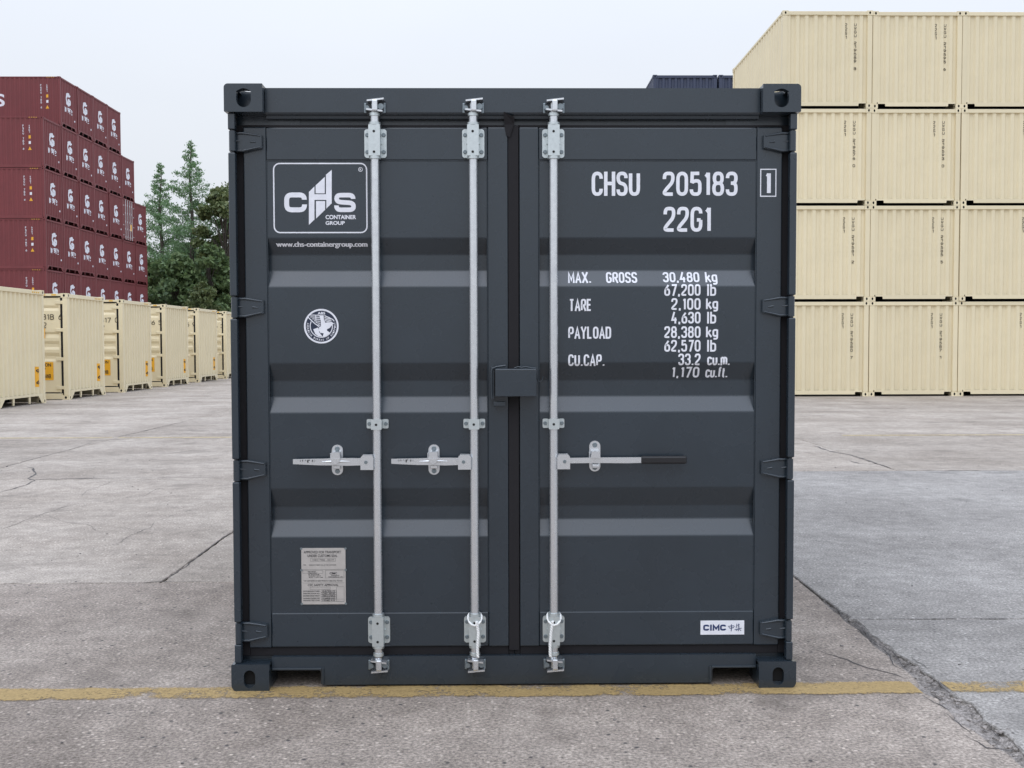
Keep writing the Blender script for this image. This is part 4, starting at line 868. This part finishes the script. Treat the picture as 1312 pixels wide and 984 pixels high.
# ---- tall cream stack: three columns, four tiers, closed ends towards the yard
proto, pf = make_container('cream_container', 6.058, 2.591, M_cream, 'notch', .245)
kept = [c for c in proto.children]; X0, Y0 = 7.56+1.219, 23.9
k = 0
for c in range(3):
    for r in range(4):
        o = copy_tree(proto); dy = random.uniform(-.03, .03)
        o.location = (X0+c*2.444+random.uniform(-.006, .006), Y0+dy, r*2.597)
        num = ['219580 7', '219581 2', '219576 0', '219589 8', '219587 1', '219585 5', '219593 0', '219595 6', '219582 7', '219594 4', '219591 0', '219588 3'][k]; k += 1
        zt = 2.28; S = glyph_run('UWGU '+num, .725, .80, zt-1.27, zt, .014, vertical=True); end_marks(o, pf, S, M_cdark)
        S = glyph_run('22G1', .485, .545, zt-.44, zt, .014, vertical=True); end_marks(o, pf, S, M_cdark)
        finish(o, f"cream container, {['bottom', 'second', 'third', 'top'][r]} tier of the tall cream stack, {NTH[c]} column from its open corner", 'cream containers in the four-high stack')
for ch in list(proto.children): bpy.data.objects.remove(ch)
bpy.data.objects.remove(proto)
# ---- dark blue stack behind it
proto, pf = make_container('blue_container', 6.058, 2.896, M_blue, 'notch', .235)
first = True
for c in range(2):
    for r in range(4):
        o = proto if first else copy_tree(proto); first = False
        o.location = (5.76+1.219+c*2.50, 35.4, r*2.8965); finish(o, f"dark blue container on the {['bottom', 'second', 'third', 'top'][r]} tier of the blue stack, {'outer column' if c == 0 else 'column behind the cream stack'}", 'blue containers behind the cream stack')
# ---- maroon stack, ends towards +x
HM = 2.896
proto, pf = make_container('maroon_container', 12.192, HM, M_maroon, 'goose', .23)
# white round emblem and three characters on the end
cz, cx, r0 = 1.80, 0.02, .40
S = [ribbon(circ(cx, cz, r0*.76, 30, 40, 325), r0*.48), tri_polys([circ(cx+.12, cz-.13, r0*.50, 16), circ(cx+.14, cz-.18, r0*.20, 10)]), tri_polys([[(cx-.06, cz+.30), (cx+.30, cz+.27), (cx+.20, cz+.12), (cx-.02, cz+.16)]])]
for k, ch in enumerate(('FO', 'LO', 'LN')):
    x = -.53+k*.39; z0 = .98
    for pts in [[((0, 0), (0, .26)), ((0, .26), (.09, .3)), ((.1, .0), (.1, .27)), ((.06, .2), (.27, .2)), ((.06, .1), (.27, .1)), ((.27, .2), (.27, .08)), ((.19, 0), (.19, .29))],
                [((0, .28), (.28, .28)), ((0, .2), (.28, .2)), ((0, .28), (0, .2)), ((.28, .28), (.28, .2)), ((.1, .28), (.1, .2)), ((.19, .28), (.19, .2)), ((.08, .17), (.24, .14)), ((.24, .14), (.05, 0)), ((.08, .12), (.16, .08))],
                [((0, 0), (0, .26)), ((0, .26), (.07, .3)), ((.18, .3), (.06, .16)), ((.18, .3), (.3, .16)), ((.14, .16), (.14, .01)), ((.14, .01), (.28, .01)), ((.26, .14), (.14, .09))]][k]:
        S.append(ribbon([(x+pts[0][0]*1.05, z0+pts[0][1]*1.05), (x+pts[1][0]*1.05, z0+pts[1][1]*1.05)], .05))
end_marks(proto, pf, S, M_white, 'end_emblem'); end_marks(proto, pf, [[[(.88, .62), (.98, .62), (.98, .72), (.88, .72)]]], M_white, 'small_label')
# company name and number on the long side towards the yard (local -x side)
def side_marks(t, strokes, mat, L, xs=-1, name='lettering'):
    cs = corrugation(L-.30, .278, .036, .072, .070); up = np.array([p[0]+.15 for p in cs]); dp = np.array([p[1] for p in cs])
    o = surf_mesh(name, strokes, mat, lambda u, z: -1.203+float(np.interp(-u if xs > 0 else u, up, dp)), [p[0]+.15 for p in cs], (), .005, None, .0008)
    me = o.data
    for v in me.vertices: x, y, z = v.co; v.co = (y, x, z)
    o.parent = t; return o
# reading direction on this side runs from high local y to low local y, so figures are mirrored in u
def mir(strokes, c): return [[[(2*c-p[0], p[1]) for p in q] for q in st] for st in strokes]
for k_, ch_ in enumerate('FLORENS'): side_marks(proto, mir([font_polys(ch_, k_*.64, k_*.64+.54, 1.12, 1.86, .02)], 3.85), M_white, 12.192)
side_marks(proto, mir(glyph_run('FSCU 785 6', 0, .085, 1.0, 2.45, .02, vertical=True), .60), M_white, 12.192)
side_marks(proto, mir(glyph_run('45G1', 0, .085, 1.95, 2.45, .02, vertical=True), .42), M_white, 12.192)
side_marks(proto, [[[(.68, 1.0), (.90, 1.0), (.79, 1.2)]], [[(.72, 1.65), (.86, 1.65), (.86, 1.83), (.72, 1.83)]]], M_orange, 12.192, name='warning_sign'); side_marks(proto, [[[(.72, 1.34), (.86, 1.34), (.86, 1.5), (.72, 1.5)]]], M_white, 12.192, name='warning_sign')
# yellow-black corner stripes on the top rail
mb = MB()
for k in range(4): mb.box(-1.2165, -1.2115, .35+k*.13, .42+k*.13, HM-.06, HM-.03)
mb.build('rail_stripes', M_yblk, proto)['kind'] = 'stuff'
dproto, _ = make_container('maroon_container', 12.192, HM, M_maroon, 'notch', doors_at_end=True)
XM, YM = -26.1, 56.13; used = {}
rows = [range(7)]*4+[range(6), range(1, 5)]
for r, cols in enumerate(rows):
    for c in cols:
        dr = (r == 3 and c == 5); src = dproto if dr else proto; o = copy_tree(src)
        o.location = (XM+random.uniform(-.04, .04), YM+1.219+c*2.478+random.uniform(-.008, .008), -.03+r*2.8965); o.rotation_euler = (0, 0, math.pi/2)
        finish(o, 'maroon container with its barred doors showing on the fourth tier of the stack' if dr else f"maroon container, {ORD[r]} tier of the maroon stack, {NTH[c]} column from its long-side face", 'maroon containers in the tall stack')
for p_ in (proto, dproto):
    for ch in list(p_.children): bpy.data.objects.remove(ch)
    bpy.data.objects.remove(p_)
# ---- single row of cream containers with side doors, ends towards +x
HB = 2.82; XB = -11.45
def onx(x, y, X):
    d = ray(x, y); return CAM+(X-CAM[0])/d[0]*d
proto, pf = make_container('side_door_container', 6.058, HB, M_cream, 'goose', .225, door_side=True, width=2.56)
up = np.array([p[0] for p in pf]); dp = np.array([p[1] for p in pf])
end_marks(proto, pf, [[[(.80, .42), (1.0, .42), (1.0, .92), (.80, .92)]]], M_orange, 'sticker')
end_marks(proto, pf, glyph_run('9 6', .85, .95, .47, .87, .022, vertical=True), M_ink, 'sticker_lettering').data.transform(Matrix.Translation((0, -.004, 0)))
mb = MB()
for k in range(4): mb.box(.62+k*.11, .68+k*.11, -.0005+.004, .0075, HB-.085, HB-.05)
mb.build('rail_stripes', M_yblk, proto)['kind'] = 'stuff'
# door side: recessed leaves between dark seals
xd = -1.28+.050; lw = 1.40
for q in range(4):
    y0 = .20+q*1.416; d = empty('side_door'); d.parent = proto
    zs = [.20, 1.02, 1.09, 1.16, 1.25, 1.33, 1.40, 1.48, 1.56, 1.64, 1.72, 1.80, 2.30, 2.36, 2.43, 2.50, 2.70]
    yo = [0, 0, .03, .03, 0, 0, .03, .03, 0, 0, .03, .03, 0, 0, .03, 0, 0]; yo[11] = 0; zs[10] = 1.74
    n = len(zs); MB().add([(xd+a, y0+.05, z) for z, a in zip(zs, yo)]+[(xd+a, y0+lw-.05, z) for z, a in zip(zs, yo)], [(k, k+1, n+k+1, n+k) for k in range(n-1)]).build('panel', M_cream, d)
    for a, b_ in ((y0+.012, y0+.0495), (y0+lw-.0495, y0+lw-.012)): MB().box(xd-.003, xd+.03, a, b_, .19, 2.71).build('stile', M_cream, d)
    if q in (0, 3):
        for z in (.32, 1.08, 1.85, 2.58):
            e = (y0-.10, y0+.14) if q == 0 else (y0+lw-.14, y0+lw+.10); MB().box(xd-.030, xd-.0035, *e, z-.045, z+.045, 0, .01).build('hinge', M_cream, d)
MB().box(xd+.001, xd+.02, .15, .21, .18, 2.72).build('door_seal', M_rub, proto); MB().box(xd+.001, xd+.02, .15, 5.9, .150, .1885).build('door_seal', M_rub, proto); MB().box(xd+.001, xd+.02, .15, 5.9, 2.712, 2.75).build('door_seal', M_rub, proto)
mb = MB()
for k in range(10): mb.box(-1.2765, -1.2735, .3+k*.28, .42+k*.28, HB-.06, HB-.025)
mb.build('rail_stripes', M_yblk, proto)['kind'] = 'stuff'
def door_marks(t, strokes, mat, name, e=.006):
    o = surf_mesh(name, strokes, mat, lambda u, z: xd, (), (), e, None, .0006)
    for v in o.data.vertices: x, y, z = v.co; v.co = (y, x, z)
    o.parent = t; return o
def dmir(s, c=.5): return [[[(2*c-p[0], p[1]) for p in q] for q in st] for st in s]
door_marks(proto, [[[(.42, .52), (.98, .52), (.98, 1.0), (.42, 1.0)]]], M_orange, 'sticker', .004)
door_marks(proto, dmir([font_polys('CAUTION', .05, .52, .88, .97, .02), font_polys("9' 6\"", .2, .38, .76, .84, .02), font_polys('HIGH CONTAINER', .05, .52, .57, .68, .02)]), M_ink, 'sticker_lettering', .008)
door_marks(proto, [[[(.62, 1.63), (.88, 1.63), (.88, 1.9), (.62, 1.9)]]], M_orange, 'sticker', .004)
NUM = [('03819', '1'), ('03818', '6'), ('03817', '0'), ('03816', '5'), ('03815', '9'), ('03814', '3')]
fars = []
nearY = float(onx(82, 450, XB)[1]); farY = float(onx(278.5, 445, XB)[1]); f2 = float(onx(135.5, 445, XB)[1]); pit = (farY-f2)/3
for k in range(6):
    o = copy_tree(proto); o.location = (XB+random.uniform(-.03, .03), f2+(k-1)*pit-1.28, 0.0); o.rotation_euler = (0, 0, math.pi/2+random.uniform(-.004, .004))
    a, b_ = NUM[k]
    for st_ in (glyph_run(a, .05, .62, 2.12, 2.27, .02), glyph_run(b_, .74, .82, 2.12, 2.27, .02), glyph_run('22G2', .05, .42, 1.90, 2.05, .02)): door_marks(o, dmir(st_), M_cdark, 'lettering')
    finish(o, f"cream container with side doors, {NTH[5-k]} in the single row counting from the tree end", 'cream containers in the single row')
for ch in list(proto.children):
    for g in list(ch.children): bpy.data.objects.remove(g)
    bpy.data.objects.remove(ch)
bpy.data.objects.remove(proto)

# ================================================================== TREES BEYOND THE YARD
def leaf_mat(name, c1, c2):
    m, t, p = nmat(name); g = N(t, 'ShaderNodeNewGeometry'); r = ramp(t, g.outputs['Random Per Island'], [(0.0, c1), (1.0, c2)])
    t.links.new(r.outputs[0], p.inputs['Base Color']); p.inputs['Roughness'].default_value = 0.6
    tr = N(t, 'ShaderNodeBsdfTranslucent'); t.links.new(r.outputs[0], tr.inputs[0]); ms = N(t, 'ShaderNodeMixShader'); ms.inputs[0].default_value = .3
    o = t.nodes['Material Output']; t.links.new(p.outputs[0], ms.inputs[1]); t.links.new(tr.outputs[0], ms.inputs[2]); t.links.new(ms.outputs[0], o.inputs[0]); return m
M_bark = plain('bark', (0.10, 0.085, 0.07), .9)
M_lc = leaf_mat('conifer_leaf', (0.12, 0.21, 0.10), (0.24, 0.38, 0.18)); M_ld = leaf_mat('dark_leaf', (0.07, 0.12, 0.05), (0.20, 0.28, 0.11)); M_lo = leaf_mat('olive_leaf', (0.085, 0.125, 0.045), (0.19, 0.22, 0.085))  # greens lightened in place of haze over the distance
def leaves(C, size, droop=.3, asp=2.2):
    n = len(C); d = rng.normal(size=(n, 3)); d[:, 2] -= droop; d /= np.linalg.norm(d, axis=1)[:, None]
    e = np.cross(d, rng.normal(size=(n, 3))); e /= np.linalg.norm(e, axis=1)[:, None]
    s = size*rng.uniform(.6, 1.4, n)[:, None]; a = d*s; b = e*s/asp
    V = np.stack([C-a, C+b, C+a, C-b], 1).reshape(-1, 3); F = np.arange(4*n).reshape(n, 4); return V, F
def crown_mesh(V, F, mat):
    me = bpy.data.meshes.new('crown'); me.from_pydata(V.tolist(), [], F.tolist()); me.materials.append(mat); me.update(); return me
def redwood(x, y, h, rad, seed, label, dens=1.0):
    global rng; rng = np.random.default_rng(seed); t = empty('conifer_tree', (x, y, -.03)); mb = MB()
    mb.tube([(0.12*math.sin(k*1.3+seed)*k/12, .1*math.cos(k+seed)*k/12, h*k/12) for k in range(13)], [.30*(1-k/12)**.8+.012 for k in range(13)], 8)
    C = []
    nb = int(140*dens)
    for k in range(nb):
        f = .08+.91*((k+rng.random())/nb); z = h*f; a = rng.uniform(0, 2*math.pi)
        ln = (rad*(1-f)**.74*min(1, .30+(1-f)*2.6)*rng.uniform(.5, 1.0))*(1 if f > .22 else .55+f*2)+.10; up = .28+.25*f
        tip = np.array([math.cos(a)*ln, math.sin(a)*ln, z+ln*up*rng.uniform(.5, 1.1)]); base = np.array([0, 0, z])
        mb.tube([base, base*.5+tip*.5+[0, 0, .05*ln], tip], [.032*(1-f)+.010, .018*(1-f)+.007, .004], 4)
        m = int(14+340*ln/rad)
        u = .10+.90*rng.random(m)**.62; P = base+(tip-base)*u[:, None]; sp = (.07+.46*ln/rad*np.sin(np.pi*np.clip(u, .1, .9)))[:, None]
        C.append(P+rng.normal(size=(m, 3))*sp*np.array([1.2, 1.2, .7]))
    C = np.concatenate(C); V, F = leaves(C, .095, .5, 2.4); link('crown', crown_mesh(V, F, M_lc), t); mb.build('trunk', M_bark, t)
    tag(t, label, 'tree', 'trees beyond the yard'); return t
def broad(x, y, h, rad, seed, label, mat, nl=9000, low=.12, size=.19):
    global rng; rng = np.random.default_rng(seed); t = empty('broadleaf_tree', (x, y, -.03)); mb = MB()
    mb.tube([(0.3*math.sin(k*.8+seed)*k/8, .25*math.cos(k*.9)*k/8, h*.8*k/8) for k in range(9)], [.24*(1-k/9)+.03 for k in range(9)], 8)
    C = []; nc = 64
    for k in range(nc):
        f = low+(1-low)*rng.random(); a = rng.uniform(0, 2*math.pi); prof_ = math.sin(math.pi*min(1, max(0.06, (f-low)/(1-low)*.86+.14)))**.6
        rr = rad*prof_*rng.random()**.4; c = np.array([math.cos(a)*rr, math.sin(a)*rr, h*f]); R = rad*rng.uniform(.14, .34)
        mb.tube([(0, 0, max(.3, h*f*.72)), tuple(c*[.5, .5, .94]), tuple(c)], [.06, .035, .012], 4)
        m = nl//nc; d = rng.normal(size=(m, 3)); d /= np.linalg.norm(d, axis=1)[:, None]; C.append(c+d*R*(rng.random(m)**.33)[:, None]*np.array([1, 1, .7]))
    C = np.concatenate(C); C = C[C[:, 2] > .15]; V, F = leaves(C, size, .1, 1.7); link('crown', crown_mesh(V, F, mat), t); mb.build('trunk', M_bark, t)
    tag(t, label, 'tree', 'trees beyond the yard'); return t
def tx(x, Y): return float(ony(x, 400, Y)[0])
def tz(y, Y): return float(ony(240, y, Y)[2])
redwood(tx(247, 84), 84, tz(180, 84)+.1, 5.9, 11, 'tallest feathery conifer rising beside the olive-leaved tree', 1.25)
redwood(tx(208, 87), 87, tz(209, 87)+.1, 5.6, 12, 'shorter feathery conifer next to the maroon stack', 1.15)
broad(tx(290, 82), 82, tz(240, 82), 2.6, 21, 'olive-leaved tree by the tallest conifer', M_lo, 9000, .35)
broad(tx(268, 80), 80, tz(318, 80), 2.8, 22, 'dark rounded tree in front of the olive-leaved tree', M_ld, 9000)
broad(tx(226, 80), 80, tz(330, 80), 3.0, 23, 'low dark tree standing between the two conifers', M_ld, 8000)
broad(tx(196, 83), 83, tz(338, 83), 3.0, 24, 'low dark tree at the foot of the shorter conifer', M_ld, 8000)
broad(tx(262, 76), 76, tz(364, 76), 1.7, 25, 'small pale bushy tree standing in front of the dark trees', M_lo, 5000, .1, .13)
broad(tx(310, 86), 86, tz(270, 86), 3.6, 26, 'broad dark tree behind the olive-leaved tree', M_ld, 9000)
broad(tx(240, 92), 92, tz(318, 92), 4.0, 27, 'wide dark tree in the back row behind the conifers', M_ld, 8000)
